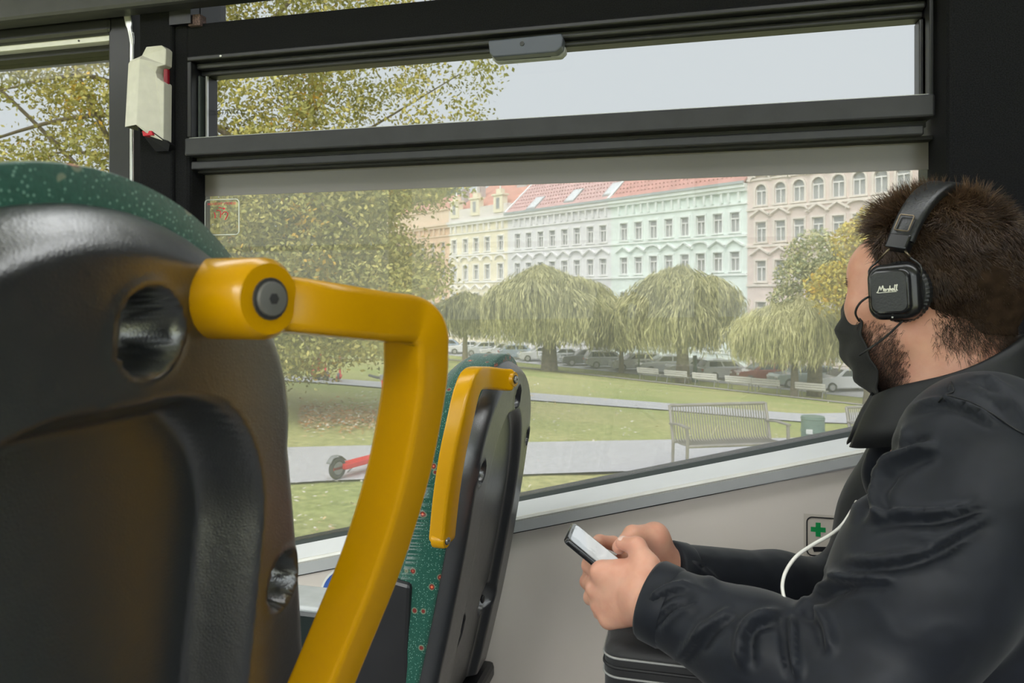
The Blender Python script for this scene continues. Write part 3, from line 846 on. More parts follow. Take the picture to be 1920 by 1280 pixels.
# ================================================================== outside: square, houses, trees
rng = random.Random(7); nrg = np.random.RandomState(11)
FA = np.array([21.7, 62.0]); TD = np.array([-.643, .766]); QD = np.array([-.766, -.643])
def FWc(t, q): return FA + t * TD + q * QD
def FW(t, q, z):
    c = FWc(t, q); return C2W(c[0], c[1], z)
def t_px(px):
    u = (px - CX) / FPX
    return (21.7 - 62 * u) / (.643 + .766 * u)
def q_of(xc, d): return (xc - FA[0]) * QD[0] + (d - FA[1]) * QD[1]
STREET = -6.1
def ground_q(q):
    q = np.asarray(q, float)
    k = np.clip((q - 13) / (50 - 13), 0, 1)
    return STREET + (STREET * -1 - 2.1) * (k * .82 + .18 * k * k * (3 - 2 * k))
def ground_cam(xc, d): return float(ground_q(q_of(xc, d)))
def G(px, py, dz=0.0):
    """where the view ray through a pixel meets the park ground"""
    u = (px - CX) / FPX; lo, hi = 2.0, 140.0
    f = lambda d: (HY - py) / FPX * d - ground_cam(u * d, d)
    for d in np.linspace(2, 140, 700):
        if f(d) < 0: hi = d; break
        lo = d
    for _ in range(30):
        mid = (lo + hi) / 2
        if f(mid) < 0: hi = mid
        else: lo = mid
    return C2W(u * lo, lo, ground_cam(u * lo, lo) + dz), lo
ANG = math.atan2(TD[1], TD[0]) + YAW        # world angle of the facade direction
RF = Matrix.Rotation(ANG, 4, 'Z')

# --- ground
def grass_mat():
    m = bpy.data.materials.new('park_grass'); m.use_nodes = True
    nt = m.node_tree; n = nt.nodes; l = nt.links; b = n['Principled BSDF']; b.inputs['Roughness'].default_value = .95
    b.inputs['Specular IOR Level'].default_value = .1
    t = n.new('ShaderNodeTexCoord')
    a = n.new('ShaderNodeTexNoise'); a.inputs['Scale'].default_value = .22; a.inputs['Detail'].default_value = 6
    c = n.new('ShaderNodeTexNoise'); c.inputs['Scale'].default_value = 9; c.inputs['Detail'].default_value = 8
    l.new(t.outputs['Object'], a.inputs['Vector']); l.new(t.outputs['Object'], c.inputs['Vector'])
    r1 = n.new('ShaderNodeValToRGB'); e = r1.color_ramp.elements
    e[0].position = .36; e[0].color = (.40, .46, .17, 1); e[1].position = .64; e[1].color = (.57, .55, .26, 1)
    l.new(a.outputs['Fac'], r1.inputs['Fac'])
    r2 = n.new('ShaderNodeValToRGB'); e = r2.color_ramp.elements
    e[0].position = .3; e[0].color = (.62, .64, .55, 1); e[1].position = .7; e[1].color = (1.15, 1.12, 1.1, 1)
    l.new(c.outputs['Fac'], r2.inputs['Fac'])
    mx = n.new('ShaderNodeMix'); mx.data_type = 'RGBA'; mx.blend_type = 'MULTIPLY'; mx.inputs['Factor'].default_value = 1
    l.new(r1.outputs['Color'], mx.inputs[6]); l.new(r2.outputs['Color'], mx.inputs[7])
    l.new(mx.outputs[2], b.inputs['Base Color'])
    return m
qs = np.concatenate([np.linspace(-60, 10, 12), np.linspace(12, 54, 60), np.linspace(58, 120, 8)])
ts = np.linspace(-110, 130, 60)
V = np.array([FW(t, q, float(ground_q(q))) for q in qs for t in ts])
i = np.arange(len(qs) - 1)[:, None] * len(ts) + np.arange(len(ts) - 1)[None]
F = np.stack([i, i + 1, i + len(ts) + 1, i + len(ts)], 2).reshape(-1, 4)
gr = link('ground', arr_mesh('ground', V, F, [grass_mat()], smooth=True), None)
tag(gr, 'sloping park lawn outside the bus', kind='structure')
M_path = mat('pale_gravel_path', (.56, .56, .58), .95, var=.12, vscale=14, detail=8, bump=.3, bscale=30)
M_asph = mat('grey_asphalt', (.55, .55, .56), .9, var=.1, vscale=3, detail=6)
def ribbon(nm, up, lo, label, n=40, mt=M_path):
    up = np.array(up, float); lo = np.array(lo, float)
    pxs = np.linspace(max(up[0, 0], lo[0, 0]), min(up[-1, 0], lo[-1, 0]), n)
    A = [G(x, np.interp(x, up[:, 0], up[:, 1]), .03)[0] for x in pxs]
    B = [G(x, np.interp(x, lo[:, 0], lo[:, 1]), .03)[0] for x in pxs]
    rings = []
    for a, b in zip(A, B):
        mids = [a.lerp(b, s) for s in np.linspace(0, 1, 5)]
        for q in mids:
            xc = q.x * CS + q.y * SN; d = -q.x * SN + q.y * CS
            q.z = ground_cam(xc, d) + .03
        rings.append(mids)
    o = MB().rings(rings, cap=False, closed=False).obj(nm, mt, smooth=True)
    return tag(o, label, kind='structure')
ribbon('path', [(380, 846), (620, 840), (1000, 832), (1150, 829), (1300, 826), (1500, 823), (1800, 815)], [(380, 920), (620, 905), (1000, 893), (1150, 888), (1250, 886), (1800, 875)], 'wide gravel path crossing the lawn near the bus')
ribbon('path', [(380, 696), (640, 712), (1000, 738), (1250, 757), (1500, 777), (1590, 775), (1800, 760)], [(380, 705), (640, 722), (1000, 752), (1250, 770), (1500, 792), (1650, 797), (1800, 802)], 'narrow pale path in the middle of the lawn')
def strip_q(nm, q0, q1, t0, t1, dz, mt, label):
    n = 24; rings = []
    for t in np.linspace(t0, t1, n):
        rings.append([FW(t, q, float(ground_q(q)) + dz) for q in np.linspace(q0, q1, 3)])
    return tag(MB().rings(rings, cap=False, closed=False).obj(nm, mt, smooth=True), label, kind='structure')
strip_q('path', 15.6, 17.0, -40, 60, .04, mat('grey_gravel', (.50, .48, .44), .95, var=.1, vscale=10), 'thin path running below the row of white benches')
strip_q('road', 3.2, 11.2, -60, 110, .03, M_asph, 'grey street in front of the houses')
strip_q('pavement', -.2, 3.2, -60, 110, .14, mat('pavement_grey', (.48, .47, .46), .9, var=.08, vscale=2), 'pavement along the house fronts')

# --- fallen leaves
def quads(C, size, rs, flat=False, stretch=1.0, down=None):
    """randomly turned quads (leaves) around centres C"""
    n = len(C)
    if flat:
        a = rs.normal(size=(n, 3)); a[:, 2] *= .15
        b = np.cross(np.tile([0, 0, 1.], (n, 1)) + rs.normal(size=(n, 3)) * .2, a)
    else:
        a = rs.normal(size=(n, 3)); b = np.cross(rs.normal(size=(n, 3)), a)
    a /= np.linalg.norm(a, axis=1)[:, None] + 1e-9; b /= np.linalg.norm(b, axis=1)[:, None] + 1e-9
    s = np.asarray(size).reshape(-1, 1) * np.ones((n, 1))
    a = a * s * stretch; b = b * s * .6
    V = np.stack([C - a, C + b * .9 - a * .1, C + a, C - b * .9 + a * .1], 1).reshape(-1, 3)
    F = np.arange(4 * n).reshape(n, 4)
    return V, F
M_l1 = mat('leaf_litter_tan', (.62, .48, .24), .8, var=.2, vscale=2); M_l2 = mat('leaf_litter_orange', (.62, .25, .08), .8, var=.2, vscale=2); M_l3 = mat('leaf_litter_pale', (.80, .76, .62), .8)
C = []; mi = []
for k in range(5200):
    if k < 3300:
        px = rng.uniform(560, 760); py = 782 + rng.gauss(0, 14) + (px - 640) * .02; c = rng.choice((0, 1, 1, 0, 2))
        if py < 735: continue
    else:
        px = rng.uniform(420, 1700); py = rng.uniform(725, 1010) if rng.random() < .7 else rng.uniform(700, 760); c = rng.choice((2, 2, 0, 2))
        if 830 < py < 905: continue
    C.append(G(px, py, .035)[0]); mi.append(c)
C = np.array([tuple(x) for x in C])
dd = -C[:, 0] * SN + C[:, 1] * CS
V, F = quads(C, nrg.uniform(.022, .045, len(C)) * np.clip(dd / 13, .8, 1.5), nrg, flat=True)
fl = link('fallen_leaves', arr_mesh('fallen_leaves', V, F, [M_l1, M_l2, M_l3], mi), None)
tag(fl, 'tan and orange fallen leaves scattered on the lawn', 'leaves', kind='stuff')

# --- houses
ROWS = {'a': (6.51, 1.72), 'b': (3.12, 1.66), 'c': (-.30, 1.6), 'd': (-3.7, 1.7)}
M_sash = mat('white_sash', (.80, .80, .78), .5); 
M_pane = mat('house_window_glass', (.34, .35, .35), .12, var=.3, vscale=.8, spec=.8)
M_roof = mat('red_roof_tile', (.60, .30, .26), .8, var=.15, vscale=1.2, detail=6, bump=.2, bscale=8)
M_zinc = mat('zinc_gutter', (.42, .46, .47), .5)
def boxF(m, t0, t1, q0, q1, z0, z1):
    p = [FW(t, q, z) for t in (t0, t1) for q in (q0, q1) for z in (z0, z1)]
    return m.hexa(p)
WP = {}
def win_proto(kind, w, h, mt):
    key = (kind, round(w, 2), round(h, 2), mt.name)
    if key in WP: return WP[key]
    s = MB(); t = .16
    def bx(m, x0, x1, y0, y1, z0, z1): m.box(x0, x1, y0, y1, z0, z1)
    arch = kind == 'arch'
    bx(s, -w / 2 - t, -w / 2, 0, .10, -h / 2, h / 2 - (w / 2 if arch else 0)); bx(s, w / 2, w / 2 + t, 0, .10, -h / 2, h / 2 - (w / 2 if arch else 0))
    if arch:
        for k in range(8):
            a0, a1 = math.pi * k / 8, math.pi * (k + 1) / 8; c = h / 2 - w / 2
            pts = [(math.cos(a0) * w / 2, 0, c + math.sin(a0) * w / 2), (math.cos(a1) * w / 2, 0, c + math.sin(a1) * w / 2),
                   (math.cos(a1) * (w / 2 + t), 0, c + math.sin(a1) * (w / 2 + t)), (math.cos(a0) * (w / 2 + t), 0, c + math.sin(a0) * (w / 2 + t))]
            s.prism(pts, (0, .10, 0))
    else:
        bx(s, -w / 2 - t, w / 2 + t, 0, .12, h / 2, h / 2 + .16)
    bx(s, -w / 2 - t - .05, w / 2 + t + .05, 0, .18, -h / 2 - .14, -h / 2)
    f = MB(); fw = .07
    bx(f, -w / 2, -w / 2 + fw, .01, .06, -h / 2, h / 2 - (w / 2.6 if arch else 0)); bx(f, w / 2 - fw, w / 2, .01, .06, -h / 2, h / 2 - (w / 2.6 if arch else 0))
    bx(f, -.05, .05, .01, .07, -h / 2, h / 2 * .30); bx(f, -w / 2, w / 2, .01, .08, h / 2 * .30, h / 2 * .30 + .12)
    bx(f, -w / 2, w / 2, .01, .06, -h / 2, -h / 2 + fw)
    if not arch: bx(f, -w / 2, w / 2, .01, .06, h / 2 - fw, h / 2)
    g = MB()
    if arch:
        c = h / 2 - w / 2
        pts = [(-w / 2, 0, -h / 2), (w / 2, 0, -h / 2)] + [(math.cos(math.pi * k / 8) * w / 2, 0, c + math.sin(math.pi * k / 8) * w / 2) for k in range(9)]
        g.prism(pts, (0, .02, 0))
    else: bx(g, -w / 2, w / 2, 0, .02, -h / 2, h / 2)
    def me(mb, nm, m_):
        x = bpy.data.meshes.new(nm); x.from_pydata([tuple(p) for p in mb.v], [], mb.f); x.materials.append(m_)
        bm = bmesh.new(); bm.from_mesh(x); bmesh.ops.recalc_face_normals(bm, faces=bm.faces); bm.to_mesh(x); bm.free(); return x
    WP[key] = (me(s, 'window', mt), me(f, 'sash', M_sash), me(g, 'pane', M_pane))
    return WP[key]
HP = {}
def hood_mesh(kind, w, mt):
    key = (kind, round(w, 2), mt.name)
    if key in HP: return HP[key]
    m = MB(); n = 8
    if kind == 'tri': top = [(-w / 2, 0, 0), (-w / 2 + .12, 0, .05), (0, 0, .55), (w / 2 - .12, 0, .05), (w / 2, 0, 0)]
    else: top = [(-w / 2, 0, 0)] + [(w / 2 * .9 * -math.cos(math.pi * k / n), 0, .12 + .42 * math.sin(math.pi * k / n)) for k in range(n + 1)] + [(w / 2, 0, 0)]
    for a, b in zip(top[:-1], top[1:]):
        m.prism([a, b, (b[0], 0, b[2] + .17), (a[0], 0, a[2] + .17)], (0, .30, 0))
    x = bpy.data.meshes.new('hood'); x.from_pydata([tuple(p) for p in m.v], [], m.f); x.materials.append(mt)
    bm = bmesh.new(); bm.from_mesh(x); bmesh.ops.recalc_face_normals(bm, faces=bm.faces); bm.to_mesh(x); bm.free()
    HP[key] = x
    return x
def house(nm, label, t0, t1, wallc, trimc, cols, rows, eave, roofkind, z0=STREET):
    loc = FW((t0 + t1) / 2, 0, z0)
    root = thing(nm, loc, label, 'house')
    mw = mat(nm + '_plaster', wallc, .9, var=.06, vscale=.5, detail=6); mtm = mat(nm + '_trim', trimc, .85, var=.04, vscale=1)
    # wall with real openings: piers between columns and bands between rows
    m = MB(); rr = sorted([(zc - hh / 2, zc + hh / 2) for zc, hh, kind, hood, ww in rows])
    ww = max(r[4] for r in rows)
    boxF(m, t0, t1, -9, -.22, z0, eave)
    zs = [z0] + [x for r in rr for x in r] + [eave]
    for k in range(0, len(zs), 2): boxF(m, t0, t1, -.25, 0, zs[k], zs[k + 1])
    for zc, hh, kind, hood, w_ in rows:
        ed = [t0] + [x for c in sorted(cols) for x in (c - w_ / 2, c + w_ / 2)] + [t1]
        for k in range(0, len(ed), 2): boxF(m, ed[k], ed[k + 1], -.25, 0, zc - hh / 2, zc + hh / 2)
    m.obj('wall', mw, root)
    # cornices and string courses
    m = MB(); boxF(m, t0 - .02, t1 + .02, 0, .55, eave - .35, eave - .02); boxF(m, t0, t1, 0, .35, eave - .65, eave - .35); boxF(m, t0, t1, 0, .15, eave - 1.75, eave - 1.6)
    m.obj('cornice', mtm, root)
    for zc, hh, kind, hood, w_ in rows:
        m = MB(); boxF(m, t0, t1, 0, .16, zc - hh / 2 - .42, zc - hh / 2 - .22); m.obj('string_course', mtm, root)
    # brackets under the cornice
    bm_ = None
    for c in cols:
        for o_ in (-.5, .5):
            m = MB(); boxF(m, c + o_ - .09, c + o_ + .09, 0, .3, eave - 1.5, eave - .66); m.obj('bracket', mtm, root)
    for zc, hh, kind, hood, w_ in rows:
        for i_, c in enumerate(cols):
            a, b_, g_ = win_proto(kind, w_, hh, mtm)
            M4 = Matrix.Translation(FW(c, 0, zc)) @ RF
            wo = link('window', a, None, root); wo.matrix_basis = M4
            for nm2, me2, dq in (('sash', b_, -.16), ('pane', g_, -.20)):
                so = bpy.data.objects.new(nm2, me2); COL.objects.link(so); so.parent = wo; so.location = (0, dq, 0)
            if hood:
                hk = hood if hood != 'mix' else ('seg' if i_ % 3 == 2 else 'tri')
                ho = link('hood', hood_mesh(hk, w_ + .95, mtm), None, root)
                ho.matrix_basis = Matrix.Translation(FW(c, 0, zc + hh / 2 + (.45 if kind != 'arch' else .25))) @ RF
    if roofkind in ('tile', 'tile2'):
        m = MB(); RH = 6.2
        A = [FW(t0, .5, eave), FW(t1, .5, eave), FW(t1, -6.5, eave + RH), FW(t0, -6.5, eave + RH)]
        m.prism(A, (0, 0, .18)); A2 = [FW(t0, -6.5, eave + RH), FW(t1, -6.5, eave + RH), FW(t1, -13, eave), FW(t0, -13, eave)]
        m.prism(A2, (0, 0, .18)); m.obj('roof', M_roof if roofkind == 'tile' else mat('pale_red_roof_tile', (.62, .40, .38), .8, var=.12, vscale=1.2, detail=6, bump=.2, bscale=8), root)
        m = MB(); boxF(m, t0, t1, .45, .68, eave - .05, eave + .18); m.obj('gutter', M_zinc, root)
        sl = (FW(0, -6.5, eave + RH) - FW(0, .5, eave)).normalized()
        m = MB(); m.sweep([FW(t1 - .1, .55, eave + .15), FW(t1 - .1, -6.5, eave + RH + .15)], rrect(.16, .12, .03, 2)); m.obj('roof_verge', mtm, root)
        # rows of snow-guard tiles standing proud of the roof
        for s_ in np.linspace(.08, .95, 12):
            m = MB(); n_ = int(abs(t1 - t0) / .45)
            for k in range(n_):
                tt = min(t0, t1) + (k + .5) * abs(t1 - t0) / n_
                p = FW(tt, .5 - 7 * s_, eave + RH * s_ + .20)
                m.box(-.05, .05, -.05, .05, -.02, .07, Matrix.Translation(p) @ RF)
            o_ = m.obj('tile_course', mat('dark_roof_tile', (.30, .10, .08), .85), root)
    return root
def skylight(root, t, s_, eave, w, h, RH=6.2):
    def rp(tt, ss, up): 
        return FW(tt, .5 - 7 * ss, eave + RH * ss + up)
    m = MB(); m.hexa([rp(t + a * w / 2, s_ + b * h / 2, c) for a in (-1, 1) for b in (-1, 1) for c in (.15, .32)])
    f = m.obj('skylight', mat('skylight_frame', (.42, .42, .42), .5), root)
    m = MB(); m.hexa([rp(t + a * w * .42, s_ + b * h * .42, c) for a in (-1, 1) for b in (-1, 1) for c in (.30, .345)])
    m.obj('pane', mat('skylight_glass', (.75, .78, .80), .1, spec=.9), f)
def spaced(px_list): return sorted(t_px(x) for x in px_list)
R_std = [(6.51, 1.72, 'rect', None, .95), (3.12, 1.66, 'rect', 'mix', .95), (-.30, 1.6, 'rect', None, .95), (-3.7, 1.7, 'rect', None, 1.0)]
tP0, tP1 = -17.5, 2.45
pk = house('pink_house', 'pale pink house with arched top-floor windows behind the passenger', tP0, tP1, (.76, .645, .60), (.80, .73, .66),
      spaced([1427, 1463, 1498, 1534, 1572, 1611, 1652, 1694]) + [-12.6, -14.4], [(8.62, 1.75, 'arch', 'seg', 1.0), (5.48, 1.7, 'rect', 'mix', .95), (2.2, 1.75, 'rect', 'mix', .95), (-1.2, 1.6, 'rect', None, .95), (-4.4, 1.5, 'rect', None, 1.0)], 11.6, None)
dm = MB(); boxF(dm, t_px(1545) - .75, t_px(1545) + .75, -.05, .06, STREET, STREET + 2.9); dm.obj('front_door', mat('brown_wood_door', (.42, .20, .06), .6, var=.15, vscale=3), pk)
mnt = house('mint_house', 'pale mint house with red tiled roof beside the pink house', 2.45, t_px(1146), (.78, .87, .83), (.85, .91, .88),
      spaced([1170, 1197, 1225, 1254, 1284, 1314, 1346, 1378]), R_std, 9.75, 'tile')
for px, s_ in ((1228, .30), (1346, .36)): skylight(mnt, t_px(px), s_, 9.75, .5, .07)
gry = house('grey_house', 'pale lavender grey house with pale red roof and skylights', t_px(1146), t_px(952), (.77, .77, .79), (.84, .84, .84),
      spaced([971, 992, 1014, 1036, 1059, 1082, 1107, 1131]), R_std, 9.75, 'tile2')
for px, s_ in ((1000, .12), (1068, .16), (1140, .18), (1070, .52), (1150, .55)): skylight(gry, t_px(px) - 1.2 * (s_ > .3), s_, 9.75, 1.5, .24 if s_ < .3 else .1)
yel = house('yellow_house', 'cream yellow house with white trim and attic dormers', t_px(952), t_px(843), (.86, .80, .62), (.88, .87, .84),
      spaced([852, 873, 893, 914, 939]), [(6.51, 1.72, 'rect', None, .95), (3.12, 1.8, 'rect', 'seg', .95), (-.30, 1.6, 'rect', 'tri', .95), (-3.7, 1.7, 'rect', None, 1.0)], 9.75, None)
org = house('orange_house', 'apricot orange house half hidden by the leafy tree', t_px(843), t_px(700), (.78, .565, .40), (.80, .64, .49),
      spaced([722, 742, 756, 775, 793, 812, 831]), [(6.3, 1.9, 'rect', None, .9), (2.9, 1.8, 'rect', 'seg', .9), (-.50, 1.6, 'rect', 'tri', .9), (-3.8, 1.7, 'rect', None, 1.0)], 9.75, None)
# attic of the yellow house
m = MB(); boxF(m, t_px(952), t_px(843), -.8, .1, 9.75, 11.2); m.obj('attic', mat('pale_attic', (.76, .72, .68), .8, var=.05, vscale=.6), yel)
for px in (855, 893, 937):
    t = t_px(px)
    m = MB(); boxF(m, t - .85, t + .85, -.5, .3, 10.2, 12.2); boxF(m, t - 1.05, t + 1.05, -.6, .45, 12.2, 12.4); boxF(m, t - .45, t + .45, -.4, .2, 12.4, 13.0)
    m.obj('dormer', MATS['yellow_house_plaster'], yel)
    m = MB(); boxF(m, t - .3, t + .3, .28, .34, 10.6, 11.9); m.obj('dormer_window', M_pane, yel)
    m = MB(); m.cyl(FW(t, -.1, 13.0), FW(t, -.1, 13.9), .12, .02, 8); m.obj('finial', MATS['yellow_house_trim'], yel)
m = MB(); m.prism([FW(t_px(952), -.6, 11), FW(t_px(843), -.6, 11), FW(t_px(843), -7, 15.2), FW(t_px(952), -7, 15.2)], (0, 0, .2)); m.obj('roof', mat('orange_red_roof', (.66, .34, .26), .8, var=.15, vscale=1, detail=6), yel)
for px, zz, q in ((925, 15.9, -5), (958, 17.2, -6), (868, 14.6, -3), (838, 14.2, -3)):
    t = t_px(px); w = .9 if px > 900 else .25
    m = MB(); boxF(m, t - w, t + w, q - .5, q + .5, 11.2, zz); boxF(m, t - w * 1.15, t + w * 1.15, q - .6, q + .6, zz, zz + .2); m.obj('chimney', mat('grey_chimney', (.55, .53, .52), .9, var=.1), yel)
# parapet of the orange house
m = MB(); boxF(m, t_px(843), t_px(700), -.6, .1, 9.75, 11.6); boxF(m, t_px(843), t_px(700), -.7, .3, 11.45, 11.65); m.obj('parapet', MATS['orange_house_trim'], org)
for px in (732, 774, 815):
    t = t_px(px); m = MB(); boxF(m, t - .8, t + .8, -.5, .2, 11.6, 13.0); m.ball(FW(t, -.1, 13.1), (.8, .3, .6), 12, 8); m.obj('parapet_ornament', MATS['orange_house_plaster'], org)
m = MB(); m.prism([FW(t_px(843), -.8, 11), FW(t_px(690), -.8, 11), FW(t_px(690), -7, 14.6), FW(t_px(843), -7, 14.6)], (0, 0, .2)); m.obj('roof', MATS['orange_red_roof'], org)
# further house up the hill
hh = thing('hill_house', FW(66, -30, 0), 'distant red-roofed house rising behind the attic dormers', 'house')
m = MB(); boxF(m, 44, 72, -34, -24, -6, 15.6); m.obj('wall', mat('hill_plaster', (.62, .58, .52), .9), hh)
m = MB(); m.prism([FW(43, -23.5, 15.5), FW(73, -23.5, 15.5), FW(70, -30, 19.5), FW(47, -30, 19.5)], (0, 0, .25)); m.obj('roof', M_roof, hh)

# --- trees
M_leafA = mat('olive_green_leaf', (.43, .42, .14), .6, var=.25, vscale=.7); M_leafB = mat('yellow_green_leaf', (.56, .50, .16), .6, var=.2, vscale=.7); M_leafC = mat('amber_leaf', (.66, .42, .06), .6, var=.15, vscale=1)
M_bark = mat('grey_brown_bark', (.25, .21, .165), .95, var=.3, vscale=6, bump=.6, bscale=14)
for mm_ in (M_leafA, M_leafB, M_leafC):
    mm_.node_tree.nodes['Principled BSDF'].inputs['Specular IOR Level'].default_value = .2
def in_poly(x, y, poly):
    c = False; n = len(poly)
    for i in range(n):
        x0, y0 = poly[i]; x1, y1 = poly[(i + 1) % n]
        if (y0 > y) != (y1 > y) and x < (x1 - x0) * (y - y0) / (y1 - y0) + x0: c = not c
    return c
polyA = [(-330, -330), (930, -330), (935, 120), (905, 225), (800, 290), (872, 352), (800, 378), (735, 400), (700, 425), (745, 455), (790, 470), (838, 520), (815, 545), (770, 550), (735, 600), (720, 660), (640, 655), (610, 690), (570, 715), (300, 700), (-330, 640)]
tr = thing('park_tree', C2W(-6.4, 14, -2.1), 'large leafy plane tree filling the left windows with olive leaves', 'tree')
cl = []
while len(cl) < 3100:
    x, y = (rng.uniform(-330, 940), rng.uniform(-330, 720)) if len(cl) < 2300 else (rng.uniform(380, 850), rng.uniform(330, 700))
    if not in_poly(x, y, polyA): continue
    d = rng.uniform(11.5, 16.5)
    if math.hypot((x - 45) / 75, (y - 225) / 60) < 1 and rng.random() < .93: continue
    if math.hypot((x - 480) / 60, (y - 320) / 40) < 1 and rng.random() < .4: continue
    if x > 560 and y < 330 and rng.random() < (x - 560) / 620: continue
    cl.append((x, y, d))
cc = np.array([tuple(P(x, y, d)) for x, y, d in cl])
reps = 72
Cn = np.repeat(cc, reps, 0) + nrg.normal(size=(len(cc) * reps, 3)) * np.array([.19, .19, .15])
mi = np.repeat(nrg.choice(3, len(cc), p=[.60, .365, .035]), reps); sw = nrg.rand(len(mi)) < .15; mi[sw] = nrg.choice(3, sw.sum(), p=[.5, .46, .04])
V, F = quads(Cn, nrg.uniform(.030, .056, len(Cn)), nrg)
lo = link('foliage', arr_mesh('foliage', V, F, [M_leafA, M_leafB, M_leafC], mi), None, tr); lo['kind'] = 'stuff'
tb = Vector(C2W(-6.4, 14, -2.1))
m = MB(); m.tube([tb - Vector((0, 0, .2)), tb + Vector((.1, 0, 1.5)), tb + Vector((0, .1, 3.2)), tb + Vector((-.2, 0, 6))], [.36, .30, .26, .2], 12); m.obj('trunk', M_bark, tr, smooth=True)
for k in range(26):
    c = Vector(cc[rng.randrange(len(cc))]); s0 = tb + Vector((0, .05, rng.uniform(2.2, 6)))
    mid = s0.lerp(c, .5) + Vector((rng.uniform(-.4, .4), rng.uniform(-.4, .4), rng.uniform(0, .6)))
    MB().tube(smoothline([s0, mid, c], 5), list(np.linspace(.07, .012, 11)), 6).obj('branch', M_bark, tr, smooth=True)

def willow(label, px, d, wpx, top, skirt, n, cols, seed, trunk_w=.35, lean=0.0, ry=1.0, K=11):
    """weeping willow: several fountains of hanging shoots around the crown"""
    rs = np.random.RandomState(seed); u = (px - CX) / FPX
    gz = ground_cam(u * d, d); base = np.array(C2W(u * d, d, gz)); s = d / FPX
    R = wpx * s / 2; zt = (HY - top) * s; zs = (HY - skirt) * s; Hh = zt - zs
    root = thing('willow_tree', base, label, 'tree')
    Cs = []; As = []; Ms = []; tips = []
    for k in range(K):
        a = 2 * math.pi * k / K * 1.618 + seed; rr = R * .72 * math.sqrt((k + .3) / K)
        cx_, cy_ = base[0] + math.cos(a) * rr, base[1] + math.sin(a) * rr * ry
        zk = zt - Hh * (.02 + .55 * (rr / R) ** 1.6) * rs.uniform(.75, 1.2); tips.append(Vector((cx_, cy_, zk - .3)))
        nk = int(n / K); ph = rs.uniform(0, 2 * math.pi, nk); rho = np.sqrt(rs.uniform(0, 1, nk)) * R * rs.uniform(.30, .46)
        z0 = zk - .35 * Hh * (rho / R) ** 2 * 3 * rs.uniform(.4, 1.2, nk)
        drop = (z0 - zs) * rs.uniform(.25, 1.0, nk) ** .7 + rs.normal(size=nk) * .2
        sway = rs.normal(size=(nk, 2)) * .30 + rs.normal(size=2) * .25
        NS = 16; col = rs.choice(len(cols), nk, p=None)
        for q in range(NS):
            f = (q + rs.uniform(0, 1, nk)) / NS
            out = rho * (.55 + .45 * np.sqrt(np.clip(f * 2.2, 0, 1))) + .5 * np.clip(f * 4, 0, 1) * (rho > .4 * R * .4)
            z = z0 - drop * f ** 1.25
            bend = np.sin(f * 2.6)[:, None] * sway
            jit = rs.normal(size=(nk, 3)) * np.array([.07, .07, .08])
            Cs.append(np.stack([cx_ + np.cos(ph) * out + bend[:, 0], cy_ + np.sin(ph) * out * ry + bend[:, 1], z], 1) + jit)
            sl = np.clip(1.3 - 2.4 * f, 0, 1.3) * .8
            As.append(np.stack([np.cos(ph) * sl + sway[:, 0] * np.cos(f * 2.6) * .9, np.sin(ph) * sl + sway[:, 1] * .9 * np.cos(f * 2.6), -np.ones(nk)], 1)); Ms.append(col)
    C_ = np.concatenate(Cs); A_ = np.concatenate(As) + rs.normal(size=(len(C_), 3)) * .13
    A_ /= np.linalg.norm(A_, axis=1)[:, None]
    B_ = np.cross(A_, rs.normal(size=A_.shape)); B_ /= np.linalg.norm(B_, axis=1)[:, None]
    ln = rs.uniform(.16, .42, len(C_))[:, None]; wd = rs.uniform(.016, .040, len(C_))[:, None] * (d / 50)
    V = np.stack([C_ - A_ * ln, C_ + B_ * wd, C_ + A_ * ln, C_ - B_ * wd], 1).reshape(-1, 3)
    F = np.arange(len(V)).reshape(-1, 4)
    o = link('foliage', arr_mesh('foliage', V, F, cols, np.concatenate(Ms)), None, root); o['kind'] = 'stuff'
    b = Vector(base); tp = Vector((base[0] + lean, base[1], zt - Hh * .35))
    MB().tube(smoothline([b - Vector((0, 0, .2)), b + Vector((lean * .2, 0, (tp.z - b.z) * .35)), tp], 5), list(np.linspace(trunk_w * 1.15, trunk_w * .5, 11)), 10).obj('trunk', M_bark, root, smooth=True)
    for e in tips:
        st_ = b.lerp(tp, rs.uniform(.55, .9))
        MB().tube(smoothline([st_, st_.lerp(e, .5) + Vector((0, 0, .5)), e], 4), list(np.linspace(trunk_w * .35, .04, 9)), 6).obj('branch', M_bark, root, smooth=True)
    return root
W1 = mat('willow_leaf', (.44, .43, .20), .7, var=.2, vscale=.6); W2 = mat('willow_leaf_pale', (.60, .575, .30), .7, var=.15, vscale=.6); W3 = mat('willow_leaf_dark', (.30, .30, .15), .7, var=.2, vscale=.6)
for mm_ in (W1, W2, W3): mm_.node_tree.nodes['Principled BSDF'].inputs['Specular IOR Level'].default_value = .15
willow('broad weeping willow in front of the grey house', 1030, 58, 265, 492, 646, 4600, [W1, W2, W3], 3, .62, K=13)
willow('weeping willow in front of the mint house', 1280, 53, 225, 492, 658, 4200, [W1, W2, W3], 8, .5, ry=.8, K=12)
willow('small dark willow at the left end of the willow row', 872, 66, 110, 545, 632, 1300, [W1, W3, W3], 5, .25, K=6)
willow('slim drooping willow between the two broad ones', 1165, 60, 120, 560, 658, 1300, [W1, W3, W2], 21, .22, K=6)
willow('yellow-green willow left of the passenger, in front of the pink house', 1490, 45, 200, 556, 682, 3200, [W2, W2, W1], 13, .25, K=11)
